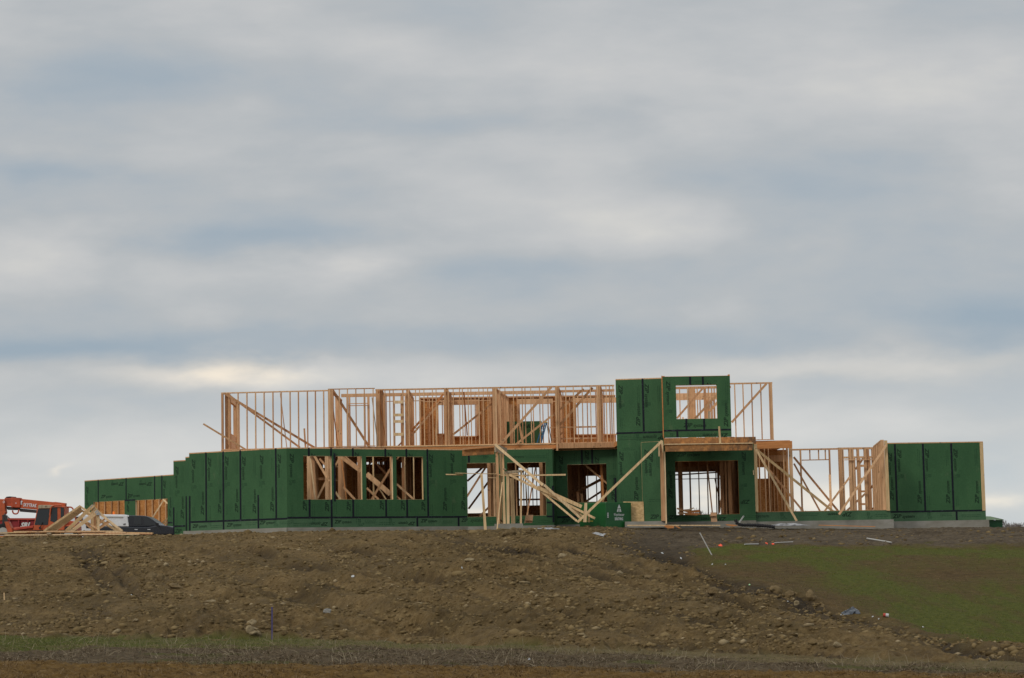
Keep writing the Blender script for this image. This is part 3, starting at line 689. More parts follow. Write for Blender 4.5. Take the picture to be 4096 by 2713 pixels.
# lower porch cheek, a separate sheet with raw edges
wG2, oG2 = clad(2569, 95.0, 2660, 94.6, zpx(2569, 1770, 95.0), zpx(2569, 2086, 95), plate=False,
     panels=[(2570, 2648, 1775, 2000, False)], strip_text=[(2601, 2075, 'R'), (2590, 2000, 'L'), (2596, 1810, 'd')])
mb = MB(); wG2.box(mb, -.006, .0, zpx(2569, 2086, 95), zpx(2569, 1770, 95), -.016, .002); wG2.box(mb, 0, .78, zpx(2569, 1770, 95) + .001, zpx(2569, 1770, 95) + .01, -.016, .002); mb.build('raw_edge', 'osb_pale', oG2)
wH, oH = clad(2652.5, 95.2, 2923, 95.3, zpx(2651, 1508, 95.2), zpx(2651, 1752, 95.2), yr=1630, holes=[(2705, 1541, 2868, 1675)], plate=False, reveal='stud',
     tapes=[(2760, 1507, 1540), (2811, 1507, 1540), (2745, 1675, 1720), (2816, 1675, 1720), (2709, 1718, 1751)], striptape=[(2655, 2925, 1721)],
     strip_text=[(2665, 1525, 'd'), (2912, 1708, 'u'), (2733, 1709, 'R'), (2912, 1734, 'I'), (2740, 1738, 'L'), (2680, 1752 - 6, 'k'), (2905, 1600, 'v'), (2828, 1530, 'd'), (2676, 1640, 'K'), (2900, 1600, 'K'), (2775, 1527, 'L')])
mb = MB(); zt_ = zpx(2651, 1508, 95.2)
wH.box(mb, -.03, -.001, zpx(2651, 1752, 95.2), zt_ + .05, -.14, .01); wH.box(mb, -.001, .1, zt_ + .001, zt_ + .035, -.14, .01); wH.box(mb, wH.L - .08, wH.L, zt_ + .001, zt_ + .06, -.14, .012)
wH.box(mb, .1, wH.L - .08, zt_ + .001, zt_ + .012, -.14, .003); mb.build('raw_edge', 'rim', oH)
wI, oI = clad(2660, 96.6, 3020, 96.7, ZT, zpx(2700, 2088, 96.6), holes=[(2703, 1845, 2955, 2058)], found=(0, 0, 1.5), reveal='rim',
     striptape=[], tapes=[], strip_text=[(2667, 1995, 'u'), (2690, 1995, 'u'), (2708, 1826, 'R'), (2832, 1820, 'k'), (2885, 1815, 'l'), (2967, 1806, 'd'), (3000, 2000, 'Zi'), (2676, 2077, 'z'), (2905, 2069, 'I'),
     (2725, 2072, 'L'), (2975, 1935, 'K'), (2930, 2066, 'L'), (2672, 1885, 'K'), (2690, 1885, 'K')])
# knee wall and big unglazed opening of the right wing
zk0, zk1 = zpx(3030, 2087, 96.9), zpx(3030, 2047.5, 96.9)
wJ, oJ = clad(3018, 96.9, 3558, 97.6, zk1, zk0, found=(.1, .12, 1.4), plateh=.02, mat='green_low',
     strip_text=[(3022, 2071, 's'), (3122, 2064, 'k'), (3190, 2058, 'L'), (3408, 2050, 'I'), (3468, 2062, 'k'), (3500, 2060, 'l')])
wL, oL = clad(3550, 99.25, 3939, 99.6, ZT, zpx(3700, 2084, 99.4), lowstrip=True, found=(.1, .12, 1.4),
     tapes=[(3579, 1776, 2044), (3691, 1775, 2043), (3804, 1773, 2042), (3826, 2047, 2083)], striptape=[(3561, 3939, 2045)],
     panels=[(3545, 3579, 1790, 2043), (3583, 3693, 1778, 2043), (3694, 3807, 1777, 2042), (3808, 3922, 1776, 2041)],
     strip_text=[(3575, 2002, 'u'), (3571, 2073, 'R'), (3710, 2062, 'k'), (3760, 2058, 'l'), (3842, 2062, 'L')])
mb = MB(); a_ = wL.uz(3919, 1790)[0]; wL.box(mb, a_, wL.L + .002, wL.uz(3925, 2043)[1], ZT - .05, .001, .012); mb.build('corner_stud', 'pale', oL)
# slabs
for pts, Y, dp, nm in [([(1978, 2096), (2092, 2094), (2092, 2122), (1978, 2124)], 94.4, 2.5, 'porch_slab'), ([(2500, 2087), (2663, 2084), (2665, 2110), (2500, 2112)], 94.3, 1.4, 'porch_slab')]:
    mb = MB(); mb.ppx(pts, Y, dp); mb.build(nm, 'conc', house)
for xa, Ya, xb, Yb in [(2962, 97.2, 2968, 106.5)]: sheet(Wall(xa, Ya, xb, Yb), 'inner_board_wall', 'osb', 2.12, 5.49, parent=house)  # side wall added to keep light out of the porch interior
def plan_prism(name, pts, z0, z1, mat):
    mb = MB(); mb.prism([Vector((x, y, z0)) for x, y in pts], (0, 0, z1 - z0)); return mb.build(name, mat, house)
def XY(x, Y, y=2000): p = P(x, y, Y); return (p.x, p.y)
plan_prism('ground_floor', [XY(765, 97), XY(1148, 94.4), XY(1850, 98.2), XY(2210, 98.5), XY(2225, 99.9), XY(2465, 99.5), XY(2470, 96.5), XY(3015, 97), XY(3560, 98), XY(3560, 99.6), XY(3920, 99.9), XY(3800, 107), XY(780, 107)], 1.95, 2.12, 'conc')
plan_prism('upper_floor', [(-12.85, 99.0), (4.4, 99.0), (4.5, 96.5), (9.4, 96.0), (9.6, 99.4), (12.2, 99.4), (12.0, 107.6), (-12.4, 107.6)], 5.50, ZD - .03, 'rim')
# ---- upper storey frames
def frame(x0, Y0, x1, Y1, z0, z1, studs=None, sp=.41, mat='stud', plates=(.04, .05), yr=1680, ind=True, th=.04, t0=-.14, name='framed_wall', dbl=False):
    w = Wall(x0, Y0, x1, Y1, yr)
    mb = MB(); w.box(mb, 0, w.L, z1 - plates[1], z1, t0, 0); o = mb.build(name, mat, house)
    mb = MB(); w.box(mb, 0, w.L, z0, z0 + plates[0], t0, 0); mb.build('bottom_plate', mat, o)
    us = []
    if studs is None:
        k = .02
        while k < w.L - .02: us.append((k, th)); k += sp
        us.append((w.L - .03, th))
    else:
        for s_ in studs:
            x, tw = (s_ if isinstance(s_, tuple) else (s_, None))
            us.append((w.uz(x, yr)[0], th if tw is None else tw / FPX * Y0))
    for u_, tw in us: stud(w, u_ + random.uniform(-.006, .006), z0 + plates[0] + .001, z1 - plates[1] - .001, o, t0, 0, tw, mat, ind)
    return w, o
YF = 99.0
frame(885, 99.2, 1313, 98.9, ZD, ZU, [918, 952, 987, 1022, 1056, 1091.5, 1125, 1160, 1194, 1229.5, 1262, 1295, (889, 8)], plates=(.04, .05))
frame(1313, 98.3, 1500, 98.3, ZD, ZU, [1357.5, 1391, 1424.5, 1458, 1493, (1318, 11), (1329, 8)], plates=(.03, .035))
frame(1503, 99.0, 2460, 99.1, ZD, ZU, [(1508, 9), (1517, 6), 1540.5, 1560, 1574.5, (1613, 6), 1636, 1663, 1680, 1697, 1731, 1746, (1781, 7), 1795, 1815, 1840, 1851, 1874, 1885.5, 1917, 1935, 1953,
     (1976, 11), (1985, 6), 2002, 2022, 2055.6, 2090, 2102, 2125.6, 2160, 2194, (2226, 7), (2234, 5), 2266, 2296, 2332, 2364, (2392, 9), (2401, 6), 2427, 2441, 2455], plates=(.04, .06))
frame(2923, 99.3, 3094, 99.3, ZD, ZU, [2943, 2976, 3011, 3047, (3083, 7), (3090, 6)], plates=(.03, .06))
# inner walls of the upper storey, running back and across
RI = dict(ind=False, mat='stud')
wS, _ = frame(899, 99.35, 949, 105.0, ZD, ZU - .005, [900, 903, 908, 912, 933, 937, 942, 947], **RI)
ua, ub = wS.uz(911, 1680)[0], wS.uz(934, 1680)[0]
mb = MB(); wS.box(mb, ua, ub, 7.98, ZU - .06, -.12, .003); mb.build('window_header', 'stud', house)
mb = MB(); wS.box(mb, ua, ub, ZD + .045, 6.56, -.12, -.002); mb.build('window_sill', 'stud', house)
frame(1327, 98.5, 1370, 104.5, ZD, ZU - .005, [1328, 1332, 1336, 1354, 1359, 1364, 1369], **RI)
frame(1520, 99.2, 1531, 103.6, ZD, ZU - .005, **RI)
frame(1626, 99.4, 1645, 104.4, ZD, ZU - .005, **RI)
frame(1792, 99.3, 1812, 104.5, ZD, ZU - .01, **RI)
frame(1985, 99.2, 2036, 104.6, ZD, ZU - .01, sp=.36, **RI)
frame(2239, 99.3, 2250, 104.5, ZD, ZU - .01, **RI)
frame(2408, 99.3, 2414, 104.0, ZD, ZU - .01, **RI)
frame(1366, 101.0, 2225, 101.2, ZD, ZU - .02, [(1390, 8), (1399, 6), (1459, 7), (1474, 9), 1545, 1578, (1607, 9), (1630, 20), 1712, 1770, 1806, 1860, 1902, 1960, 2016, 2070, 2134, 2172], plates=(.04, .14), ind=False)
frame(2232, 101.2, 2460, 101.2, ZD, ZU - .02, [2254, 2312, 2350, 2384, 2418, 2448], plates=(.04, .10), ind=False)
frame(2700, 100.6, 2925, 100.6, ZD, ZU - .02, [2720, 2752, 2757, (2770, 24), 2790, (2820, 9), 2835, 2848, 2858], plates=(.04, .10), ind=False, yr=1600)
frame(2700, 104.6, 2900, 104.6, ZD, ZU, [2720, 2800, (2830, 18), 2843, 2855], plates=(.04, .25), ind=False, yr=1600)
# header boards over doors and windows inside
for (x0, y0, x1, y1, Y) in [(1394, 1613, 1470, 1616, 100.9), (1394, 1621, 1470, 1624, 100.9), (1545, 1603, 1700, 1606, 100.9), (1690, 1603.5, 1960, 1606, 100.9), (2210, 1603, 2400, 1606, 100.9),
                            (2200, 1706, 2385, 1712, 99.5), (2210, 1751, 2388, 1757, 99.5), (2705, 1574, 2866, 1600, 104.2), (2705, 1587, 2870, 1590, 100.2)]:
    w = Wall(x0, Y, x1, Y, (y0 + y1) / 2); mb = MB(); r_ = w.rect(x0, y0, x1, y1); w.box(mb, *r_, -.04, 0); mb.build('header_board', 'stud', house)
for (y0, y1) in [(1603, 1615), (1655, 1666), (1681, 1692), (1732, 1744)]:
    w = Wall(1574, 98.95, 1615, 98.95, 1680); mb = MB(); w.box(mb, *w.rect(1575, y0, 1614, y1), .002, .04); mb.build('blocking', 'pale', house)
mb = MB(); w = Wall(1527, 102, 1535, 102, 1680)
for (y0, y1) in [(1589, 1626), (1637, 1773)]:
    mb = MB(); w.box(mb, *w.rect(1526, y0, 1534, y1), 0, .1); mb.build('blocking', 'inner', house)
# rear wall of the upper storey: strand board, studs and openings
wR = Wall(1677, 104.6, 2462, 105.3, 1680)
hsR = [wR.rect(*h) for h in [(1754, 1621, 1775, 1735), (1808, 1620, 1904, 1745), (2080, 1617, 2202, 1790), (2304, 1612, 2475, 1737)]]
oR = sheet(wR, 'rear_upper_wall', 'osb', ZD, ZU, hsR, parent=house)
mb = MB(); wR.box(mb, 0, wR.L, ZU - .04, ZU + .03, -.02, .15)
for h in hsR:
    wR.box(mb, h[0] - .12, h[1] + .12, h[3], h[3] + .24, .002, .13); wR.box(mb, h[0] - .12, h[0], h[2], h[3] - .002, .002, .14); wR.box(mb, h[1], h[1] + .12, h[2], h[3] - .002, .002, .14)
    wR.box(mb, h[0], h[1], h[2] - .05, h[2], .002, .14)
k = .05
while k < wR.L:
    if not any(h[0] - .15 < k < h[1] + .15 for h in hsR): wR.box(mb, k, k + .04, ZD, ZU - .05, .002, .135)
    k += .41
REST.mat('stud'); REST.add(mb.v, mb.f)
# green sheets standing in the rear of the upper floor
wQ, oQ = clad(1992, 103.6, 2172, 103.7, zpx(2000, 1687, 103.6), ZD, plate=False, strip_text=[(2140, 1697, 'I'), (2090, 1740, 'l'), (2000, 1705, 'L')])
# deck edge
mb = MB(); w = Wall(1500, 98.8, 2226, 98.95, 1790); w.box(mb, 0, w.L, 5.50, ZD - .032, -.04, 0); mb.build('deck_rim', 'rim', house)
mb = MB(); w.box(mb, 0, w.L, ZD - .031, ZD - .001, -.3, .03); mb.build('deck_sheet_edge', 'pale', house)
mb = MB(); w = Wall(2234, 98.9, 2465, 98.9, 1780); w.box(mb, 0, w.L, 5.50, 5.72, -.04, 0); mb.build('deck_rim', 'stud', house)
mb = MB(); w.box(mb, -.10, -.02, 5.4, 6.0, -.02, .06); mb.build('corner_post', 'stud', house)
mb = MB(); w = Wall(885, 98.9, 1500, 98.6, 1790); w.box(mb, 0, w.L, 5.6, ZD - .001, -.3, .02); mb.build('deck_rim', 'stud', house)
mb = MB(); w = Wall(3022, 98.9, 3169, 98.9, 1780); w.box(mb, 0, w.L, *sorted((zpx(3100, 1794, 98.9), zpx(3100, 1765.5, 98.9))), -.06, 0); mb.build('deck_rim', 'rim', house)
# porch beams
mb = MB(); mb.ppx([(2655, 1753), (3023, 1747.5), (3024, 1774), (2656, 1778)], 95.0, .13); mb.build('porch_beam', 'dirty', house)
mb = MB(); mb.ppx([(2660, 1780), (3011, 1775), (3012, 1801), (2661, 1807)], 93.9, .13); mb.build('porch_beam', 'dirty', house)
mb = MB(); mb.ppx([(2658, 1776), (3013, 1771), (3013, 1774.5), (2658, 1779.5)], 93.85, 1.1); mb.build('beam_cap', 'pale', house)
mb = MB(); mb.ppx([(2873, 1706), (2880, 1706), (2885, 1773), (2877, 1773)], 93.9, .05); mb.build('prop', 'pale', house)
mb = MB(); mb.ppx([(3014, 1777), (3028, 1777), (3034, 2047), (3019, 2047)], 96.7, .14); mb.build('post', 'pale', house)
mb = MB(); mb.ppx([(3012, 1882), (3015, 1882), (3016, 1900), (3013, 1900)], 96.6, .05); mb.build('blocking', 'pale', house)
mb = MB(); mb.ppx([(2640, 1776), (2653, 1776), (2662, 2084), (2646, 2084)], 94.2, .14); mb.build('post', 'stud', house)
mb = MB(); mb.ppx([(2634, 1766), (2638, 1766), (2639, 1826), (2634, 1826)], 94.1, .04); mb.ppx([(2643, 1760), (2652, 1764), (2653, 1812), (2650, 1812)], 94.05, .04); mb.build('post_block', 'pale', house)
mb = MB(); mb.ppx([(2656, 1806), (2661, 1806), (2668, 2095), (2662, 2095)], 94.2, .05); mb.build('post_trim', 'pale', house)
# ---- the right wing interior
frame(3032, 99.3, 3172, 99.3, 2.1, ZT, [3040, (3062, 4), 3077, (3138, 3.5), (3152, 7), (3166, 13)], plates=(.04, .09), mat='stud', yr=1920)
frame(3172, 102.8, 3362, 102.8, 2.1, ZT, [(3206, 6), (3322, 6)], plates=(.04, .07), yr=1920)
frame(3357, 102.6, 3512, 102.8, 2.1, ZT + .01, [(3362, 8), (3369, 5), 3377, (3405, 11), (3416, 6), (3436, 9), (3465, 10), (3477, 8), (3497, 12)], plates=(.04, .09), yr=1920)
frame(3372, 106.0, 3500, 106.0, 2.1, 5.25, [(3404, 11), 3422, (3440, 9), (3468, 12), (3482, 8)], plates=(.04, .09), yr=1920, ind=False)
w = Wall(3172, 102.9, 3362, 102.9, 1820)
mb = MB(); w.box(mb, *w.rect(3208, 1838, 3322, 1841.5), -.1, .0)
for x in (3240, 3275, 3302): w.box(mb, *w.rect(x - 2, 1800, x + 2, 1838), -.1, 0)
w2_ = Wall(3357, 102.5, 3512, 102.7, 1820); w2_.box(mb, *w2_.rect(3378, 1837.5, 3495, 1840.5), -.06, 0)
mb.build('header_board', 'stud', house)
mb = MB(); w = Wall(3440, 102.55, 3460, 102.55, 1920)
for (y0, y1) in [(1859, 1868), (1911, 1920), (1962, 1970), (2013, 2021)]:
    mb = MB(); w.box(mb, *w.rect(3438, y0, 3461, y1), -.04, 0); mb.build('blocking', 'stud', house)
frame(3509, 102.6, 3541, 97.7, 2.15, ZT + .05, sp=.36, mat='stud', yr=1920, ind=False)
mb = MB(); mb.ppx([(3538, 1762), (3549, 1762), (3560, 2043), (3547, 2043)], 97.5, .14); mb.build('corner_post', 'pale', house)
w = Wall(3035, 101.5, 3150, 101.5, 1920)
oW = sheet(w, 'inner_board_wall', 'osb', 2.1, ZT - .1, [w.rect(3037, 1850, 3071, 1915)], parent=house)
mb = MB()
for x in (3075, 3083, 3095, 3108, 3125, 3134): w.box(mb, *w.rect(x - 2, 1850, x + 2, 2044), .002, .1)
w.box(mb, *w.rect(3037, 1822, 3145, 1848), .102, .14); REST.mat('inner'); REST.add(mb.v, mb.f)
# ---- rear wall of the ground floor, dark boards with openings that show the sky
wB = Wall(1150, 106.6, 3140, 107.2, 1950)
hB = [wB.rect(*h) for h in [(1292, 1850, 1298, 1872), (1376, 1848, 1385, 1872), (1408, 1848, 1412, 1862), (1428, 1846, 1431, 1870), (1466, 1845, 1495, 1858), (1510, 1845, 1518, 1858), (1529, 1845, 1535, 1858),
      (1586, 1853, 1589, 1868), (1605, 1851, 1615, 1871), (1655, 1838, 1660, 1847), (1861, 1874, 1966, 2053), (2076, 1871, 2172, 2022), (2341, 1904, 2411, 2007), (2690, 1888, 2888, 2070), (2893, 1891, 2895, 1990), (3000, 1870, 3075, 1915)]]
oB = sheet(wB, 'rear_wall', 'osb', 2.15, 5.49, hB, parent=house)
mb = MB(); k = .1
while k < wB.L:
    if not any(h[0] - .08 < k < h[1] + .04 for h in hB): wB.box(mb, k, k + .04, 2.16, 5.48, .002, .13)
    k += .41
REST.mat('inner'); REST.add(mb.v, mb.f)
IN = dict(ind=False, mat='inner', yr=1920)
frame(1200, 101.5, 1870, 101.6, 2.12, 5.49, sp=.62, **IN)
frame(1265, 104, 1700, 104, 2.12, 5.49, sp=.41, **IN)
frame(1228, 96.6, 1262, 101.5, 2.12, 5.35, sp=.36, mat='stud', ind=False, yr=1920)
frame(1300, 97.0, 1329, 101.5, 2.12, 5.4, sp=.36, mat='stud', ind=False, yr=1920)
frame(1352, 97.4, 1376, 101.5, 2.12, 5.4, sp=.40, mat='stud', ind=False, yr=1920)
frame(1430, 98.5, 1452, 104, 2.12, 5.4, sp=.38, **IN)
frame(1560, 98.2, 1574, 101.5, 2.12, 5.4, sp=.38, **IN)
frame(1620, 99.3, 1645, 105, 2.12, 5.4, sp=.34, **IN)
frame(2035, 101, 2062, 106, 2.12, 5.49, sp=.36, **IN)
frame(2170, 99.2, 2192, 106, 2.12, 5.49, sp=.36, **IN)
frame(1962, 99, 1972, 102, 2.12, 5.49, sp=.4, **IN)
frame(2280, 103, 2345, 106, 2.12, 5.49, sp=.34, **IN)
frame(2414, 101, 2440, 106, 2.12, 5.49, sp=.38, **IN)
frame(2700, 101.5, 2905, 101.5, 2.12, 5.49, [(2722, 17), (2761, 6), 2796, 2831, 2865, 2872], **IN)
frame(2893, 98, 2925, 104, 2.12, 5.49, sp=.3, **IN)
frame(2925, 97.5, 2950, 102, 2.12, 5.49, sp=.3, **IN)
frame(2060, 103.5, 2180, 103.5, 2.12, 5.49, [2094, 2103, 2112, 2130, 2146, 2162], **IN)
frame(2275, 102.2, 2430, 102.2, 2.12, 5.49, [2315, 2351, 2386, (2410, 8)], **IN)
sheet(Wall(1372, 105, 1415, 105), 'inner_board_wall', 'osb', 2.12, 5.2, parent=house)
sheet(Wall(1466, 104.5, 1535, 104.5), 'inner_board_wall', 'osb', 2.12, 5.2, parent=house)
sheet(Wall(1620, 105.2, 1690, 105.2), 'inner_board_wall', 'osb', 2.12, 5.45, parent=house)
sheet(Wall(2888, 104.5, 2960, 104.5), 'inner_board_wall', 'rim', 2.12, 5.45, parent=house)
sheet(Wall(2270, 104.2, 2300, 104.2), 'inner_board_wall', 'osb', 2.12, 5.45, parent=house)
for (x0, y0, x1, y1, Y, mt) in [(1225, 1868, 1242, 1871, 98, 'stud'), (1225, 1924, 1242, 1927, 98, 'stud'), (1227, 1979, 1244, 1982, 98, 'stud'), (1304, 1873, 1316, 1876, 98, 'stud'), (1304, 1983, 1316, 1986, 98, 'stud'),
    (1262, 1911, 1300, 1921, 100, 'stud'), (1342, 1866, 1358, 1869, 98.5, 'stud'), (1342, 1920, 1358, 1923, 98.5, 'stud'), (1376, 1872, 1420, 1876, 101, 'inner'), (1467, 1896, 1535, 1899, 102, 'pale'),
    (1467, 1899, 1534, 1925, 102.1, 'osb_pale'), (1590, 1898, 1612, 1960, 102.1, 'osb_pale'), (2060, 1995, 2180, 2002, 103.4, 'inner'), (1870, 1853, 1975, 1873, 101, 'inner'), (2702, 1866, 2890, 1887, 103, 'inner'),
    (2690, 1914, 2890, 1917, 104.5, 'stud'), (2905, 2006, 2928, 2014, 103, 'inner'), (2905, 2022, 2928, 2029, 103, 'inner'), (1866, 2054, 1966, 2064, 104, 'inner'), (2340, 1865, 2412, 1903, 106.3, 'osb'), (2062, 2044, 2180, 2052, 105, 'inner')]:
    w = Wall(x0, Y, x1, Y, (y0 + y1) / 2); mb = MB(); w.box(mb, *w.rect(x0, y0, x1, y1), -.04, 0); mb.build('header_board', mt, house)
tag(REST.build('stud', 'stud', house), kind='stuff')
# ---- temporary braces nailed to the frames
BR = [ # upper storey
 (897, 1574, 99.1, 1258, 1791, 99.4, 9, 'stud'), (946, 1603, 99.6, 1200, 1791, 99.6, 8, 'stud'), (813, 1696, 98.6, 985, 1800, 99.0, 7, 'stud'), (1121, 1574, 99.4, 1147, 1789, 99.2, 3.5, 'stud'),
 (1217, 1714, 99.5, 1222, 1790, 99.5, 7, 'stud'), (1331, 1561, 98.6, 1476, 1787, 99.4, 10, 'stud'), (1323, 1562, 98.6, 1352, 1789, 99, 4, 'rim'), (1488, 1590, 98.5, 1512, 1785, 98.8, 3.5, 'grey'),
 (1513, 1563, 99.0, 1546, 1787, 99.4, 4, 'rim'), (1645, 1726, 100.5, 1773, 1578, 101, 9, 'rim'), (1645, 1744, 100.4, 1762, 1608, 101, 8, 'stud'), (1855, 1568, 99.3, 1869, 1742, 99.3, 5, 'rim'),
 (1812, 1739, 99.5, 1968, 1615, 99.3, 8, 'stud'), (2000, 1779, 98.8, 2205, 1549, 98.9, 10, 'stud'), (2065, 1777, 98.8, 2212, 1660, 98.8, 8, 'stud'), (2200, 1672, 99.5, 2335, 1557, 99.3, 9, 'stud'),
 (2238, 1702, 99.5, 2370, 1551, 99.3, 10, 'stud'), (2070, 1657, 100, 2092, 1778, 99.6, 8, 'stud'), (2043, 1618, 101.5, 2047, 1778, 101.4, 13, 'stud'), (2205, 1770, 99.5, 2250, 1730, 99.5, 8, 'stud'),
 (1588, 1789, 100, 1612, 1765, 100, 6, 'stud'), (1996, 1742, 99, 1803, 1742, 99, 0.5, 'stud'), (2008, 1560, 99.3, 2008, 1560.1, 99.3, 1, 'stud'), (1748, 1640, 99.6, 1742, 1783, 99.2, 5, 'pale'), (1803, 1570, 99.3, 1797, 1783, 99.1, 5, 'stud'),
 (1763, 1735, 101.3, 1765, 1783, 101.3, 18, 'stud'), (2927, 1690, 99.2, 3066, 1535, 99.25, 9, 'stud'), (2708, 1673, 99.5, 2816, 1548, 100, 8, 'stud'), (2780, 1675, 97, 2868, 1580, 97, 9, 'stud'), (2838, 1645, 100, 2870, 1610, 100, 10, 'stud'),
 (2732, 1669, 95.4, 2732, 1679, 95.4, 6, 'stud'), (2836, 1645, 95.6, 2836, 1678, 95.6, 8, 'grey'), (2750, 1550, 98, 2752, 1674, 98, 3.5, 'pale'),
 # right wing
 (3021, 1795, 96.4, 3332, 2046, 97.6, 10, 'pale'), (3020, 1790, 96.4, 3187, 2084, 96.3, 8.5, 'pale'), (3077, 1880, 98.5, 3213, 2046, 98.2, 8, 'stud'), (3546, 1780, 97.4, 3356, 2058, 96.9, 9, 'stud'),
 (3523, 1838, 98, 3497, 2035, 98, 3, 'stud'), (3175, 1829, 101, 3352, 2044, 100, 8.5, 'inner'), (3176, 1855, 101, 3281, 2047, 100.5, 7, 'inner'), (3298, 2046, 99.5, 3403, 1903, 101, 8, 'stud'),
 (3422, 1878, 103, 3456, 1830, 103, 8, 'stud'), (3319, 1900, 100.5, 3324, 2046, 99, 9, 'stud'), (3385, 2046, 103, 3461, 1975, 104, 8, 'stud'), (3400, 2046, 104, 3425, 2005, 104, 6, 'stud'), (3482, 1955, 103, 3500, 1930, 103, 8, 'stud'), (3488, 2038, 103, 3500, 2025, 103, 6, 'stud'),
 # seen through the long wall's windows
 (1241, 1835, 96.4, 1261, 1999, 96.2, 6, 'pale'), (1258, 1825, 96.2, 1317, 1926, 96.0, 9, 'stud'), (1315, 1904, 96.0, 1267, 1999, 96.0, 8, 'stud'), (1278, 1835, 98.5, 1300, 1860, 98.5, 8, 'stud'), (1250, 1990, 98, 1240, 1900, 98, 7, 'stud'), (1226, 1860, 97, 1240, 1838, 97, 5, 'rim'),
 (1364, 1828, 96.4, 1442, 1886, 96.4, 13, 'stud'), (1373, 1948, 97, 1420, 1999, 97, 9, 'stud'), (1342, 1968, 96, 1363, 1999, 96, 8, 'pale'), (1366, 1839, 97, 1386, 1999, 97, 4, 'rim'), (1360, 1828, 96.5, 1342, 1862, 96.5, 7, 'stud'), (1380, 1826, 97.4, 1442, 1876, 97.4, 6, 'stud'),
 (1466, 1896, 97.4, 1562, 1977, 97.4, 20, 'stud'), (1486, 1999, 97.0, 1562, 1875, 97.0, 8.5, 'stud'), (1499, 1848, 100, 1556, 1908, 100, 8, 'inner'), (1492, 1826, 97.8, 1495, 1999, 97.8, 6, 'pale'), (1517, 1955, 98, 1545, 1999, 98, 5, 'pale'), (1467, 1868, 101, 1490, 1845, 101, 6, 'inner'), (1467, 1952, 98.5, 1515, 1999, 98.5, 8, 'stud'),
 (1587, 1937, 98.8, 1656, 1999, 98.8, 8, 'stud'), (1619, 1829, 99, 1621, 1999, 99, 3.5, 'pale'), (1654, 1830, 98.9, 1656, 1999, 98.9, 4.5, 'pale'), (1587, 1985, 98.5, 1602, 1999, 98.5, 6, 'stud'), (1587, 1838, 99, 1595, 1828, 99, 5, 'stud'), (1668, 1918, 102, 1690, 1932, 102, 6, 'inner'),
 # seen through the porch doors and windows
 (1869, 1925, 103, 1935, 1866, 103, 8, 'rim'), (1867, 1988, 100, 1952, 1855, 100, 8, 'stud'), (1874, 2036, 103, 1968, 1908, 103, 8, 'rim'), (1918, 2066, 99.2, 1985, 2000, 99.2, 8, 'stud'), (1975, 1853, 98.8, 1979, 2067, 98.8, 8, 'stud'), (1963, 1853, 99.5, 1966, 2067, 99.5, 6, 'stud'),
 (2142, 1872, 100, 2108, 2062, 98.6, 5, 'inner'), (2088, 1890, 102, 2120, 1858, 102, 7, 'stud'), (2062, 1853, 99.5, 2068, 2063, 99.5, 4.5, 'stud'), (2100, 1895, 101, 2113, 2063, 101, 4, 'pale'),
 (2338, 1858, 100, 2430, 1936, 100, 7, 'stud'), (2300, 1975, 104, 2420, 1912, 104, 8, 'rim'), (2310, 1965, 103, 2418, 1907, 103, 5, 'inner'), (2338, 2010, 103, 2430, 1950, 103, 8, 'rim'), (2404, 1860, 100, 2412, 1990, 100, 9, 'rim'), (2310, 1970, 101, 2313, 2008, 101, 9, 'inner'), (2326, 1975, 101, 2329, 2008, 101, 9, 'inner'), (2432, 1955, 100, 2410, 2008, 100, 6, 'inner'),
 (2829, 1860, 98, 2850, 2058, 97.5, 5.5, 'inner'), (2901, 1842, 98, 2878, 2052, 98, 5, 'inner'), (2690, 1901, 105.5, 2868, 1890, 105.5, 5.5, 'rim'), (2859, 1915, 101, 2880, 2010, 101, 4, 'inner'), (2903, 1842, 97.6, 2906, 2056, 97.6, 5, 'inner'), (2875, 1845, 104, 2877, 2050, 104, 6, 'stud')]
for b in BR:
    if b[6] < 2: continue
    mb = MB(); mb.bpx(*b[:7]); mb.build('brace', b[7], house)
mb = MB(); mb.ppx([(2855, 1881), (2877, 1879), (2890, 1886), (2890, 1910), (2884, 1905), (2870, 1890)], 103, .3); mb.build('stair_stub', 'rim', house)
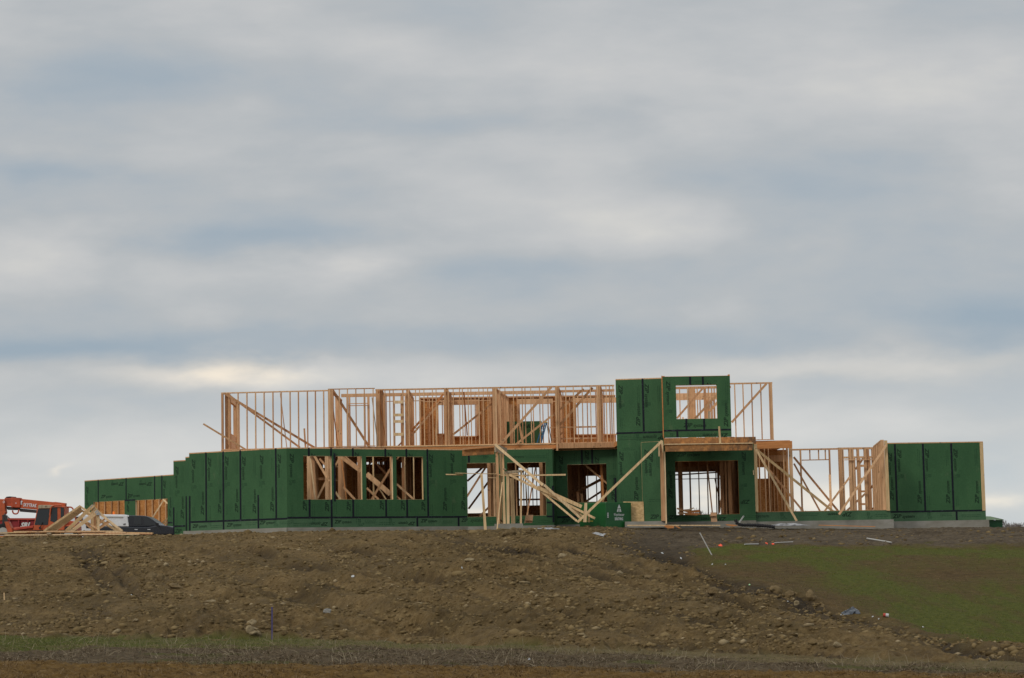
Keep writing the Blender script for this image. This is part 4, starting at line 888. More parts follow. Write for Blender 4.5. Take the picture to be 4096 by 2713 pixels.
# ------------------------------------------------------------------ scaffold of loose lumber at the porch corner
s0 = P(2060, 2095, 95)
scaf = empty('porch_scaffold', (s0.x, s0.y, s0.z), 'pale timber porch corner with posts, work platform and slanting props in front of the wall', 'scaffold')
for (pts, Y, dep, mt, nm) in [
    ([(1849, 1800), (1977, 1790), (1977, 1817), (1849, 1824)], 95.4, .12, 'dirty', 'beam'),
    ([(1982, 1806), (1993, 1806), (2000, 2098), (1987, 2098)], 94.8, .14, 'stud', 'post'),
    ([(2008, 1816), (2015.5, 1816), (2022, 2098), (2012, 2098)], 95.6, .14, 'stud', 'post'),
    ([(2011, 1885), (2017, 1885), (2023, 2096), (2013, 2096)], 94.7, .05, 'pale', 'post'),
    ([(2025, 1895), (2037, 1895), (2038, 2096), (2027, 2096)], 94.6, .1, 'pale', 'post'),
    ([(2040, 1914), (2056, 1914), (2061, 2096), (2045, 2096)], 94.9, .14, 'pale', 'post'),
    ([(2081, 1880), (2089.5, 1880), (2087, 2094), (2079.5, 2094)], 94.5, .05, 'pale', 'post'),
    ([(2018, 1885), (2083, 1880), (2083, 1890), (2019, 1895)], 94.4, .04, 'grey', 'plank'),
    ([(2020, 1874), (2026, 1879), (2014, 1879), (2011, 1875)], 94.2, .3, 'grey', 'plank'),
    ([(2000, 1901), (2263, 1896), (2263, 1902.5), (2000, 1905)], 94.9, .2, 'pale', 'plank'),
    ([(1783, 1896), (1852, 1897), (1852, 1901.5), (1783, 1900)], 94.9, .2, 'pale', 'plank'),
    ([(1820, 1891.5), (1984, 1895), (1984, 1897), (1820, 1893.5)], 94.7, .2, 'pale', 'plank'),
    ([(1953, 1909), (1990, 1911), (1990, 1913.5), (1953, 1911.5)], 95.2, .2, 'pale', 'plank'),
    ([(1995, 1897), (2072, 1893), (2072, 1897), (1995, 1900.5)], 95.2, .5, 'pale', 'plank'),
    ([(1995, 2073), (2013, 2086), (2013, 2092), (1996, 2080)], 95.0, .05, 'pale', 'plank'),
    ([(1921, 1896), (1930.5, 1896), (1947, 2120), (1936, 2120)], 94.2, .05, 'pale', 'prop')]:
    mb = MB(); mb.ppx(pts, Y, dep); mb.build(nm, mt, scaf)
# corner beam running back to the wall
mb = MB(); a, b = P(1978, 1776, 94.6), P(2024, 1796, 97.6); b.z = a.z - .02
mb.axes(a - Vector((0, 0, .34)), b - a, Vector((.05, -.05, 0)), Vector((0, 0, .34))); mb.build('beam', 'grey', scaf)
mb = MB(); mb.bpx(1850, 1795, 95.35, 1976, 1784, 95.3, 3.5, .2); mb.build('plank', 'stud', scaf)
# live edge board: a wavy outline
pts = []
for k in range(15): pts.append((1997 + 1.2 * math.sin(k * 1.9) + (2.5 if k in (3, 4, 8) else 0) + k * .25, 1815 + k * 20))
pr_ = [(x + 11 - 3.2 * abs(math.sin(k * 1.3 + .6)), y) for k, (x, y) in enumerate(pts)]
mb = MB(); mb.ppx(pts + pr_[::-1], 95.0, .03); mb.build('live_edge_board', 'pale', scaf)
for (x1, y1, Y1, x2, y2, Y2, w_, mt) in [
    (1980, 1778, 94.4, 2172, 1941, 93.6, 10.5, 'pale'), (2150, 1922, 93.7, 2182, 1946, 93.6, 9, 'grey'), (2178, 1941, 93.5, 2326, 2076, 93.6, 9.5, 'pale'), (2037, 1899, 94.3, 2380, 2074, 93.6, 9, 'pale'),
    (2089, 1903, 94.4, 2308, 2085, 93.4, 8, 'pale'), (2149, 1949, 93.9, 2327, 2027, 93.7, 14, 'pale'), (2183, 1950, 93.6, 2333, 2066, 93.9, 8, 'pale'), (2009, 1930, 94.2, 1988, 2119, 93.2, 4, 'pale')]:
    mb = MB(); mb.bpx(x1, y1, Y1, x2, y2, Y2, w_); mb.build('prop', mt, scaf)
def one(name, mb, mat, label, cat, group=None, **kw):
    return tag(mb.build(name, mat, **kw), label, cat, group)
mb = MB(); mb.bpx(2648, 1764, 93.8, 2310, 2089, 93.2, 9.5); one('prop', mb, 'pale', 'long pale prop slanting from the porch post down to the dirt mound', 'prop')
mb = MB(); mb.ppx([(2338, 2012), (2349, 2012), (2346, 2089), (2332.5, 2089)], 93.6, .05); one('stake', mb, 'pale', 'taller pale ground stake left of the wrapped panel stack', 'stake')
mb = MB(); mb.ppx([(2352, 2047), (2359, 2042), (2360, 2089), (2351, 2089)], 93.8, .05); one('stake', mb, 'pale', 'shorter pale ground stake right of the taller one beside the wrapped stack', 'stake')
mb = MB(); mb.ppx([(2103, 2060), (2133, 2060), (2129, 2092), (2098, 2092)], 95.6, .06); mb.ppx([(2101, 2080.5), (2131, 2080.5), (2131, 2083), (2101, 2083)], 95.5, .12); mb.ppx([(2103, 2061), (2105, 2061), (2100, 2094), (2097, 2094)], 95.4, .05)
one('step_board', mb, 'card', 'brown panel with a cleat leaning on the wall below the middle opening', 'board')
mb = MB(); mb.ppx([(2842, 2050), (2866, 2050), (2869, 2088), (2845, 2088)], 94.9, .06); mb.ppx([(2839, 2062), (2866, 2061), (2866, 2064.5), (2839, 2065)], 94.8, .14)
one('step_board', mb, 'card', 'brown panel with a cleat leaning below the big porch window', 'board')
mb = MB(); mb.ppx([(2493, 2007), (2574, 2007), (2577, 2086), (2496, 2086)], 94.95, .018); one('strand_board_sheet', mb, 'osb_pale', 'bare yellowish strand board sheet leaning behind the wrapped stack', 'board')
# wrapped unit of sheathing sheets
c0, cl, cr_ = P(2424, 2084, 93.9), P(2318, 2084, 95.0), P(2527, 2084, 94.7)
pk = empty('wrapped_panel_stack', c0, 'bright green wrapped bundle of sheathing panels with white lettering', 'panel bundle')
zb_, zt_ = c0.z - .3, zpx(2424, 2010, 93.9)
bl, br = cl.copy(), cr_.copy(); back = bl + (br - c0)
mb = MB(); mb.prism([Vector((q.x, q.y, zb_)) for q in (c0, cr_, back, cl)], (0, 0, zt_ - zb_)); mb.build('wrapping', 'wrap', pk, bevel=.03)
mb = MB()
for k in range(9):
    z_ = zb_ + .35 + k * .06
    d_ = (cr_ - c0); d_.z = 0; n_ = Vector((d_.y, -d_.x, 0)).normalized(); mb.axes(Vector((c0.x, c0.y, z_)) + n_ * .001, d_ * .99, n_ * .003, (0, 0, .006))
mb.build('sheet_edges', 'bin', pk)
class W2(Wall):
    def __init__(s, a, b): s.o = Vector((a.x, a.y, 0)); d = Vector((b.x - a.x, b.y - a.y, 0)); s.L = d.length; s.d = d / s.L; s.n = Vector((s.d.y, -s.d.x, 0)); s.n = -s.n if s.n.y > 0 else s.n
def letter(wl, body, x0, x1, yb, hpx, parent, mat='whitelogo', name='lettering', bold=.0, shear=0., t=.006, rot='r'):
    pr = Print(wl); u0, z0 = wl.uz(x0, yb); u1 = wl.uz(x1, yb)[0]; k = wl.o.length / FPX
    pr.text(body, u0, z0, (u1 - u0) if rot == 'r' else (x1 - x0) * k, hpx * k, rot, bold, shear)
    mb = MB(); b = pr.b; b.verts.index_update(); mb.add([wl.pt(q.co.x, q.co.y, t) for q in b.verts], [[q.index for q in f.verts] for f in b.faces])
    return mb.build(name, mat, parent)
wK = W2(c0, cr_)
letter(wK, 'Weyerhaeuser', 2455, 2497, 2064, 12, pk, bold=.01)
letter(wK, 'SHEATHING', 2459, 2492, 2081, 11, pk, bold=.04)
letter(wK, 'IIS', 2434, 2456, 2072, 6, pk, bold=.04, rot='u')
mb = MB()
for poly in ([(2476, 2017), (2482, 2033), (2478, 2035), (2476, 2030), (2474, 2035), (2470, 2033)], [(2470, 2035), (2474, 2037), (2472, 2048), (2467, 2048)], [(2478, 2037), (2482, 2035), (2485, 2048), (2480, 2048)], [(2475, 2036), (2477, 2036), (2477.5, 2048), (2474.5, 2048)]):
    mb.add([wK.pt(*wK.uz(x, y), .006) for x, y in poly], [tuple(range(len(poly)))])
mb.build('tree_emblem', 'whitelogo', pk)
mb = MB(); mb.bpx(2318, 2084, 93.7, 2372, 2085, 93.9, 2.2, .02); one('strap', mb, 'yellow', 'thin yellow strap on the dirt beside the wrapped stack', 'strap')
# green container beyond the right wing
gc = empty('waste_container', P(3975, 2112, 101), 'dark green waste container with a sloping lid beyond the right wall', 'container')
mb = MB(); mb.ppx([(3925, 2079), (4011, 2080), (4010, 2122), (3930, 2122)], 101, 1.7); mb.build('body', 'bin', gc)
mb = MB(); a, b = P(3920, 2067, 102.8), P(4012, 2079, 101)
mb.prism([P(3915, 2064, 102.8), P(3962, 2066, 102.8), P(4013, 2078, 100.9), P(4013, 2081, 100.9), P(3915, 2079, 100.9)], (.25, 1.0, 0)); mb.build('lid', 'binlid', gc)
mb = MB(); mb.ppx([(3976, 2077), (3982, 2077), (3982, 2082), (3976, 2082)], 100.85, .04); mb.build('latch', 'white', gc)
# step ladder on the upper floor
ld = empty('step_ladder', P(2165, 1776, 100.6), 'blue step ladder with yellow top standing on the upper floor', 'ladder')
ZL = 100.4
mb = MB(); mb.ppx([(2171, 1687), (2189, 1687), (2190, 1692), (2170, 1692)], ZL, .3); mb.build('top_cap', 'yellow', ld)
for (x1, x2, Y) in ((2173, 2147, ZL), (2186, 2164, ZL), (2180, 2160, ZL + .02)):
    mb = MB(); mb.bpx(x1, 1692, Y, x2, 1776, Y - .25, 4.5, .07); mb.build('side_rail', 'blue', ld)
for (x1, x2) in ((2187, 2200), (2192, 2208)):
    mb = MB(); mb.bpx(x1, 1692, ZL + .3, x2, 1776, ZL + 1.0, 3, .04); mb.build('rear_leg', 'darkmetal', ld)
for k in range(6):
    f_ = (k + 1) / 7; mb = MB(); y_ = 1692 + f_ * 84; mb.bpx(2173 - 26 * f_, y_, ZL - .2 * f_, 2186 - 22 * f_, y_, ZL - .2 * f_, 2.5, .1); mb.build('step', 'steel', ld)
# offcuts piled inside the porch window, and scraps under it
def boards(name, label, cat, rows, part='board'):
    e = empty(name, P(rows[0][0], rows[0][1], rows[0][2]), label, cat)
    for r_ in rows: mb = MB(); mb.bpx(*r_[:7], r_[8] if len(r_) > 8 else .1); mb.build(part, r_[7], e)
    return e
boards('offcut_pile', 'heap of lumber offcuts on the sill of the big porch window', 'lumber', [
    (2708, 2034, 96.3, 2766, 2052, 96.2, 7, 'stud'), (2745, 2045, 96.3, 2775, 2032, 96.3, 4, 'pale'), (2712, 2052, 96.2, 2758, 2055, 96.1, 6, 'stud'), (2750, 2048, 96.2, 2798, 2044, 96.2, 9, 'rim'),
    (2756, 2054, 96.1, 2800, 2057, 96.1, 6, 'rim'), (2722, 2043, 96.5, 2760, 2040, 96.5, 7, 'rim'), (2740, 2058, 96.0, 2790, 2060, 96.0, 4, 'rim')])
mb = MB(); mb.bpx(2509, 2102, 93.7, 2880, 2102, 93.9, 4.5, .15); one('plank', mb, 'pale', 'long thin plank lying along the foundation below the porch', 'plank')
for (pts, lb) in [([(2656, 2106), (2664, 2101), (2697, 2104), (2695, 2113), (2672, 2114)], 'wide wood scrap below the left end of the porch'), ([(2699, 2104), (2706, 2104), (2723, 2112), (2716, 2114)], 'narrow wood scrap right of the wide scrap below the porch'),
                  ([(2902, 2097), (2935, 2099), (2952, 2103), (2930, 2106), (2908, 2102)], 'flat wood scrap beside the black drain pipe')]:
    mb = MB(); mb.ppx(pts, 93.4, .12); one('wood_scrap', mb, 'rim', lb, 'scrap wood')
mb = MB(); mb.bpx(3275, 2101, 96.2, 3500, 2107, 96.2, 3, .15); one('plank', mb, 'rim', 'long thin plank against the foundation of the right wing', 'plank')
# drain pipe: ribbed, lying in front of the right wing
pts = [(2943, 2078), (2944, 2088), (2952, 2096), (2968, 2101), (2990, 2101), (3020, 2101), (3050, 2103), (3080, 2106), (3105, 2109)]
P3 = [P(x, y, 95.0 - .0015 * (x - 2943)) for x, y in pts]
fine = []
for a, b in zip(P3[:-1], P3[1:]):
    n_ = max(2, int((b - a).length / .05))
    for k in range(n_): fine.append(a.lerp(b, k / n_))
mb = MB()
for k, (a, b) in enumerate(zip(fine[:-1], fine[1:])): mb.cyl(a, b, .075 if k % 2 else .06, .06 if k % 2 else .075, 10, False)
one('drain_pipe', mb, 'black', 'black ribbed drain pipe curving along the foundation of the right wing', 'pipe', smooth=True)
mb = MB(); mb.cyl(P(2958, 2089, 94.6), P(2974, 2066, 96.5), .035, n=12); one('white_pipe', mb, 'pvc', 'short white pipe sticking out of the wall right of the porch', 'pipe')
def crumple(name, cx, cy, rx, ry, hgt, mat, label, cat, n=9, seed=1, at_Y=None):
    r = random.Random(seed); c = P(cx, cy, at_Y) if at_Y else hit(cx, cy)
    k = c.y / FPX; W_, D_ = rx * k, ry * k * 6 if at_Y is None else ry * k * 3
    vs = []; fs = []
    for i in range(n):
        for j in range(n):
            a = (i / (n - 1) * 2 - 1); b = (j / (n - 1) * 2 - 1); q = math.sqrt(max(0, 1 - b * b * .6))
            x = c.x + W_ * a * q + r.uniform(-.15, .15) * W_; y = c.y + D_ * b + r.uniform(-.15, .15) * D_
            e_ = max(0, 1 - a * a) * max(0, 1 - b * b)
            base = gz(x, y) if at_Y is None else c.z
            vs.append((x, y, base + .015 + hgt * e_ * r.uniform(.3, 1.3)))
    for i in range(n - 1):
        for j in range(n - 1):
            a = i * n + j; fs += [(a, a + n, a + n + 1), (a, a + n + 1, a + 1)]
    mb = MB(); mb.add(vs, fs)
    o = mb.build(name, mat); so = o.modifiers.new('thick', 'SOLIDIFY'); so.thickness = .004
    return tag(o, label, cat, kind='thing')
crumple('plastic_sheet', 3150, 2105, 80, 8, .10, 'sheetwhite', 'crumpled translucent plastic sheet at the end of the black drain pipe', 'plastic sheet', 14, 3, 95.6)
crumple('black_tarp', 3400, 2452, 38, 7, .10, 'tarp', 'crumpled shiny black plastic sheet on the lower right slope', 'tarp', 9, 4)
crumple('plastic_scraps', 2190, 2116, 46, 4, .03, 'plate', 'tangled plastic scraps on the dirt in front of the middle door', 'litter', 12, 6)
crumple('plastic_sheet', 2400, 2140, 30, 3, .03, 'sheetwhite', 'small flat plastic scrap on dark soil below the wrapped stack', 'plastic sheet', 6, 8)
LITTER = [(2724, 2236, 6, 'paper', 'white paper scrap at the top left of the dark gully'), (2849, 2259, 5, 'paper', 'white paper scrap on the upper gully edge, left of its twin'), (2902, 2260, 5, 'paper', 'white paper scrap on the upper gully edge beside the brown turf'),
          (2998, 2342, 6, 'greenlitter', 'pale green scrap in the dark gully'), (3151, 2409, 5, 'paper', 'small white scrap under the two big clods'), (3364, 2463, 4, 'paper', 'tiny white scrap just below the black plastic'),
          (3491, 2469, 6, 'paper', 'round white cup on the turf right of the black plastic'), (3515, 2482, 4, 'paper', 'tiny white scrap below the cup and the red can'), (1412, 2308, 10, 'paper', 'white paper scrap in the middle of the left slope'),
          (2649, 2215, 8, 'paper', 'folded white paper on dark soil below the porch'), (526, 2383, 5, 'paper', 'white scrap between the wheel ruts on the left slope'), (2431, 2143, 7, 'paper', 'flat white scrap high on the slope below the wrapped stack'),
          (1848, 2278, 4, 'paper', 'tiny white scrap on the furrowed middle slope'), (2117, 2642, 9, 'sheetwhite', 'bluish plastic scrap lying in the dry stubble'), (3692, 2511, 6, 'paper', 'pale scrap in the brown grass at lower right')]
for k, (x, y, r_, mt, lb) in enumerate(LITTER):
    crumple('litter', x, y, r_ * .65, r_ * .16, .010 + r_ * .003, mt, lb, 'litter', 4, 20 + k)
c = hit(3543, 2469); rc = empty('drink_can', c, 'red and white can lying on the turf right of the cup', 'can')
mb = MB(); mb.cyl(c + Vector((-.07, 0, .06)), c + Vector((0, -.02, .05)), .05, n=10); mb.build('red_half', 'redtop', rc)
mb = MB(); mb.cyl(c + Vector((0.001, -.02, .05)), c + Vector((.08, -.04, .04)), .05, n=10); mb.build('white_half', 'paper', rc)
# survey stakes and pipes on the slope
b_ = hit(2853, 2221); mb = MB(); mb.board(P(2799, 2131, b_.y), b_ - Vector((0, 0, .1)), .04, .03); one('survey_stake', mb, 'pvc', 'tall grey stake leaning left at the top of the dark gully', 'stake')
b_ = hit(1088, 2560); mb = MB(); mb.board(P(1088, 2428, b_.y), b_ - Vector((0, 0, .1)), .038, .02); one('survey_stake', mb, 'purple', 'upright purple stake beside the rock pile at the foot of the slope', 'stake')
b_ = hit(18, 2400); mb = MB(); mb.board(P(16, 2371, b_.y), b_ - Vector((0, 0, .1)), .04, .02); one('survey_stake', mb, 'pale', 'short pale stake at the left edge of the slope', 'stake')
for (x1, y1, x2, y2, r_, lb) in [(2978, 2183, 3034, 2182, .022, 'short white pipe lying beside the turf edge, nearest the orange ribbon'), (3098, 2177, 3172, 2173, .018, 'thin white pipe lying behind the turf, right of the short one'), (3468, 2160, 3566, 2177, .028, 'white pipe lying on the mud below the right wing')]:
    a, b = hit(x1, y1), hit(x2, y2); mb = MB(); mb.cyl(a + Vector((0, 0, .05)), b + Vector((0, 0, .05)), r_, n=8); one('white_pipe', mb, 'pvc', lb, 'pipe')
for k, (x, y, r_, lb) in enumerate([(2880, 2186, 12, 'bright orange ribbon heap beside the leaning grey stake'), (3066, 2175, 7, 'orange ribbon scrap between the two thin pipes'), (3092, 2178, 7, 'orange ribbon scrap touching the thin pipe')]):
    crumple('orange_ribbon', x, y, r_ * .75, r_ * .2, .03, 'orangeflag', lb, 'ribbon', 5, 60 + k)
# rocks
def lump(c, rx, ry, rz, seed, sub=2, flat=.2):
    bm = bmesh.new(); bmesh.ops.create_icosphere(bm, subdivisions=sub, radius=1); r = random.Random(seed)
    off = [Vector((r.uniform(-1, 1), r.uniform(-1, 1), r.uniform(-1, 1))).normalized() for _ in range(9)]
    for q in bm.verts:
        n_ = q.co.normalized(); k = 1.0
        for o_ in off:
            d_ = n_.dot(o_)
            if d_ > .55: k -= (d_ - .55) * .55
        k *= r.uniform(.93, 1.07)
        q.co = n_ * k
    a = r.uniform(0, 6.28)
    vs = []
    for q in bm.verts:
        x, y = q.co.x * rx, q.co.y * ry
        vs.append((c.x + x * math.cos(a * .15) - y * math.sin(a * .15), c.y + x * math.sin(a * .15) + y * math.cos(a * .15), c.z + q.co.z * rz))
    fs = [tuple(q.index for q in f.verts) for f in bm.faces]; bm.free(); return vs, fs
ROCKS = [(1010, 2496, 25, 11, 'rock', 'flat tan slab on top of the rock pile by the purple stake'), (1012, 2520, 30, 8, 'rock', 'second slab from the top of the rock pile by the purple stake'), (996, 2540, 20, 13, 'rock', 'left rock at the foot of the pile by the purple stake'),
         (1030, 2543, 18, 11, 'rock', 'right rock at the foot of the pile by the purple stake'), (1012, 2552, 24, 8, 'rock', 'lowest broken rock of the pile by the purple stake'), (1062, 2464, 22, 12, 'clod', 'rounded brown rock just left of the purple stake top'),
         (1312, 2452, 20, 10, 'greyrock', 'lone grey rock on the slope right of the purple stake'), (465, 2535, 22, 9, 'rock', 'dark cluster rock above the green strip at left'), (540, 2489, 14, 7, 'rock', 'pale flat rock on the lower left slope'),
         (600, 2318, 34, 22, 'clod', 'large clod at the right end of the wheel ruts'), (650, 2322, 26, 18, 'clod', 'clod joined to the right of the large clod by the ruts'), (700, 2356, 34, 12, 'clod', 'long low clod below the large clods'),
         (840, 2410, 24, 5, 'rock', 'thin pale slab in the middle of the left slope'), (490, 2232, 26, 13, 'clod', 'clod below the lumber stack on the upper left slope'), (1443, 2270, 24, 18, 'clod', 'dark clod with rough top on the central slope'), (1880, 2243, 26, 7, 'rock', 'pale flat rock on the furrowed central slope'),
         (2035, 2140, 34, 15, 'clod', 'big clod near the crest in front of the porch scaffold'), (2060, 2133, 24, 13, 'clod', 'clod at the crest right of the scaffold props'), (2480, 2300, 18, 9, 'rock', 'round stone at the left edge of the dark gully'), (2630, 2292, 22, 11, 'clod', 'round clod in a row beside the gully'),
         (2590, 2318, 30, 10, 'clod', 'wide clod under the row beside the gully'), (2855, 2374, 32, 17, 'clod', 'big tan clod left of the gully'), (2865, 2460, 28, 14, 'clod', 'tan clod lower left of the gully'), (3100, 2374, 30, 18, 'clod', 'leftmost of the three big boulders in the gully'),
         (3165, 2392, 26, 18, 'clod', 'middle of the three big boulders in the gully'), (3248, 2398, 34, 22, 'clod', 'rightmost and largest boulder in the gully'), (3187, 2422, 14, 9, 'rock', 'small pale stone below the big boulders'), (3290, 2428, 14, 9, 'clod', 'small clod right of the largest boulder'),
         (2975, 2360, 18, 9, 'clod', 'clod left of the three big boulders'), (3350, 2592, 22, 13, 'rock', 'pale clod low on the right slope'), (2250, 2230, 22, 10, 'rock', 'pale rough rock on the slope below the dirt mound'), (640, 2136, 26, 17, 'clod', 'rough clod on the crest in front of the parked truck'),
         (783, 2133, 36, 15, 'clod', 'rounded tan soil heap against the left end of the foundation')]
for k, (x, y, rx, ry, mt, lb) in enumerate(ROCKS):
    c = hit(x, y); q = c.y / FPX
    mb = MB(); mb.add(*lump(c + Vector((0, rx * q * .3, ry * q * .35)), rx * q * 1.05, rx * q * .9, ry * q * 1.5, 100 + k, 3)); one('soil_clod' if mt == 'clod' else 'rock', mb, mt, lb, 'clod' if mt == 'clod' else 'rock')['kind'] = 'thing'
# countless clods over the graded soil
bm = bmesh.new(); bmesh.ops.create_icosphere(bm, subdivisions=1, radius=1)
IV = np.array([q.co[:] for q in bm.verts]); IF = np.array([[q.index for q in f.verts] for f in bm.faces]); bm.free()
NCL = 48000
a_ = rng.uniform(-.25, .25, NCL * 2); Y_ = 50 + 46 * rng.random(NCL * 2) ** 1.1; X_ = a_ * Y_
Zc = base_z(X_, Y_); z_ = zones(X_, Y_, Zc); keep = (z_[8] < .3) & (z_[5] < .3) & (rng.random(NCL * 2) < np.clip(VNS[14](X_ * .8, Y_ * .7) * 2.0 - .45, .12, 1) * (1 - .85 * z_[6]))
X_, Y_ = X_[keep][:NCL], Y_[keep][:NCL]
n_ = len(X_); R_ = .018 + .060 * rng.random(n_) ** 3.5 + .07 * (rng.random(n_) < .010)
V_ = IV[None] * (1 + rng.uniform(-.42, .42, (n_, len(IV), 1))) * (R_[:, None, None]) * np.stack([rng.uniform(.8, 1.7, n_), rng.uniform(.8, 1.3, n_), rng.uniform(.5, .95, n_)], -1)[:, None]
V_[..., 0] += X_[:, None]; V_[..., 1] += Y_[:, None]; V_[..., 2] += np.array([gz(x, y) for x, y in zip(X_, Y_)])[:, None] + (R_ * .1)[:, None]
def tri_mesh(name, V, F, mat, nper):
    me = bpy.data.meshes.new(name); n = V.shape[0]
    me.vertices.add(n * V.shape[1]); me.vertices.foreach_set('co', V.astype(np.float32).ravel())
    idx = (F[None] + (np.arange(n) * V.shape[1])[:, None, None]).astype(np.int32).reshape(-1, F.shape[1])
    me.loops.add(idx.size); me.loops.foreach_set('vertex_index', idx.ravel()); me.polygons.add(len(idx))
    me.polygons.foreach_set('loop_start', (np.arange(len(idx)) * F.shape[1]).astype(np.int32)); me.polygons.foreach_set('loop_total', np.full(len(idx), F.shape[1], np.int32))
    me.update(calc_edges=True); me.materials.append(mat)
    o = bpy.data.objects.new(name, me); COL.objects.link(o); return o
m, t_, bs = new_mat('loose_clods', .97, .1)
t_.links.new(ramp(t_, rnd(t_), [(0, (.085, .058, .026)), (.5, (.148, .103, .046)), (.95, (.205, .147, .070)), (1, (.30, .235, .14))]), bs.inputs['Base Color'])
tag(tri_mesh('loose_clods', V_, IF, m, 0), 'loose soil clods and pebbles spread over the graded slope', 'clods', kind='stuff')
# dry stubble and grass blades of the field edge
def blades(name, n, sel, h0, h1, wd, cols, label, lean=.6, span=(34, 66), flatp=.3):
    a = rng.uniform(-.25, .25, n * 3); Y = span[0] + (span[1] - span[0]) * rng.random(n * 3); X = a * Y
    zz = zones(X, Y, base_z(X, Y)); p = sel(zz, X, Y); k = rng.random(n * 3) < p; X, Y = X[k][:n], Y[k][:n]; n = len(X)
    z0 = np.array([gz(x, y) for x, y in zip(X, Y)])
    h = rng.uniform(h0, h1, n); az = rng.uniform(0, 2 * np.pi, n); fl = np.where(rng.random(n) < flatp, rng.uniform(1.2, 3, n), rng.uniform(0, lean, n))
    dx, dy = np.cos(az) * fl, np.sin(az) * fl; nn = np.sqrt(1 + fl ** 2)
    D = np.stack([dx, dy, np.ones(n)], -1) / nn[:, None] * h[:, None]
    S = np.stack([np.ones(n) * wd, np.zeros(n), rng.uniform(-.5, .5, n) * wd * fl], -1)
    B = np.stack([X, Y, z0], -1); mid = B + D * .55; tip = B + D + np.stack([dx * .15 * h, dy * .15 * h, -h * .08], -1)
    V = np.stack([B - S / 2, B + S / 2, mid + S * .42, mid - S * .42, tip + S * .1, tip - S * .1], 1)
    F = np.array([[0, 1, 2, 3], [3, 2, 4, 5]])
    m, t_, bs = new_mat(name, .85, .15); t_.links.new(ramp(t_, rnd(t_), cols), bs.inputs['Base Color'])
    return tag(tri_mesh(name, V, F, m, 0), label, 'grass', kind='stuff')
vp = lambda X, Y: np.clip(VNS[14](X * 1.1, Y * .7) * 2.4 - .7, .03, 1)
blades('dry_stubble', 30000, lambda z, X, Y: np.clip(z[3], 0, 1) * vp(X, Y), .03, .12, .009, [(0, (.055, .037, .020)), (.45, (.115, .082, .048)), (.85, (.18, .14, .09)), (1, (.29, .235, .16))], 'dry grey stubble along the field edge', 1.6, (36, 58), .85)
blades('dry_weeds', 900, lambda z, X, Y: np.clip(z[3] + z[2] * .8, 0, 1) * vp(X + 9, Y), .12, .34, .007, [(0, (.14, .11, .07)), (1, (.36, .30, .20))], 'taller dry weed stems at the field edge', 1.2, (38, 64), .45)
blades('short_grass', 20000, lambda z, X, Y: np.clip(z[2] * np.clip(1.2 - z[0] / 2100 + .5 * (z[0] > 3600), .12, 1) + .03 * z[3], 0, 1), .02, .05, .010, [(0, (.045, .058, .014)), (.6, (.10, .11, .026)), (.85, (.17, .155, .06)), (1, (.26, .21, .11))], 'short grass growing on the narrow verge', .9, (42, 66), .3)
blades('crop_residue', 16000, lambda z, X, Y: np.clip(z[4], 0, 1) * .7 * vp(X, Y + 5), .03, .12, .009, [(0, (.06, .035, .013)), (.7, (.14, .083, .034)), (1, (.28, .20, .11))], 'straw pieces on the tilled soil', .8, (33, 46), .85)
def lawn_sel(green_side):
    def f(z, X, Y):
        a = X / Y; j = np.clip(np.searchsorted(aa, a), 0, nc - 1); i = np.clip(np.searchsorted(yy, Y), 0, nr - 1); g = green[i, j]
        return z[5] * (np.clip(g * 1.3, 0, 1) if green_side else np.clip(1 - g * 1.4, 0, 1))
    return f
blades('lawn_grass', 26000, lawn_sel(True), .015, .045, .012, [(0, (.055, .070, .009)), (.6, (.105, .122, .019)), (1, (.19, .17, .05))], 'green grass on the right hand slope', .9, (58, 90), .3)
blades('dead_turf', 16000, lawn_sel(False), .015, .05, .012, [(0, (.055, .034, .014)), (.6, (.12, .08, .036)), (1, (.24, .175, .09))], 'brown dead turf on the right hand slope', .9, (58, 90), .5)
# ------------------------------------------------------------------ left yard: lumber, trusses, machine, truck, container
YL = 90.2
boards('lumber_stack', 'low stack of long boards on the crest of the slope at the left edge', 'lumber', [
    (-30, 2154, YL, 205, 2149, YL, 8, 'pale', .3), (-30, 2147, YL + .1, 470, 2142, YL + .1, 6, 'rim', .3), (20, 2141, YL - .05, 560, 2137, YL - .05, 5, 'pale', .3), (-20, 2138.5, YL + .25, 240, 2134, YL + .25, 5, 'stud', .3),
    (-20, 2133, YL, 112, 2129, YL, 4.5, 'pale', .3), (100, 2130, YL + .1, 505, 2130, YL + .1, 4, 'pale', .3), (58, 2126.5, YL, 420, 2126.5, YL, 4, 'stud', .3), (300, 2127, YL + .3, 612, 2133, YL + .3, 4.5, 'pale', .3), (330, 2133.5, YL, 610, 2136.5, YL, 4, 'stud', .3),
    (190, 2134, YL - .1, 206, 2134, YL - .1, 7, 'grey', .3), (36, 2151, YL - .2, 46, 2151, YL - .2, 6, 'grey', .3)])
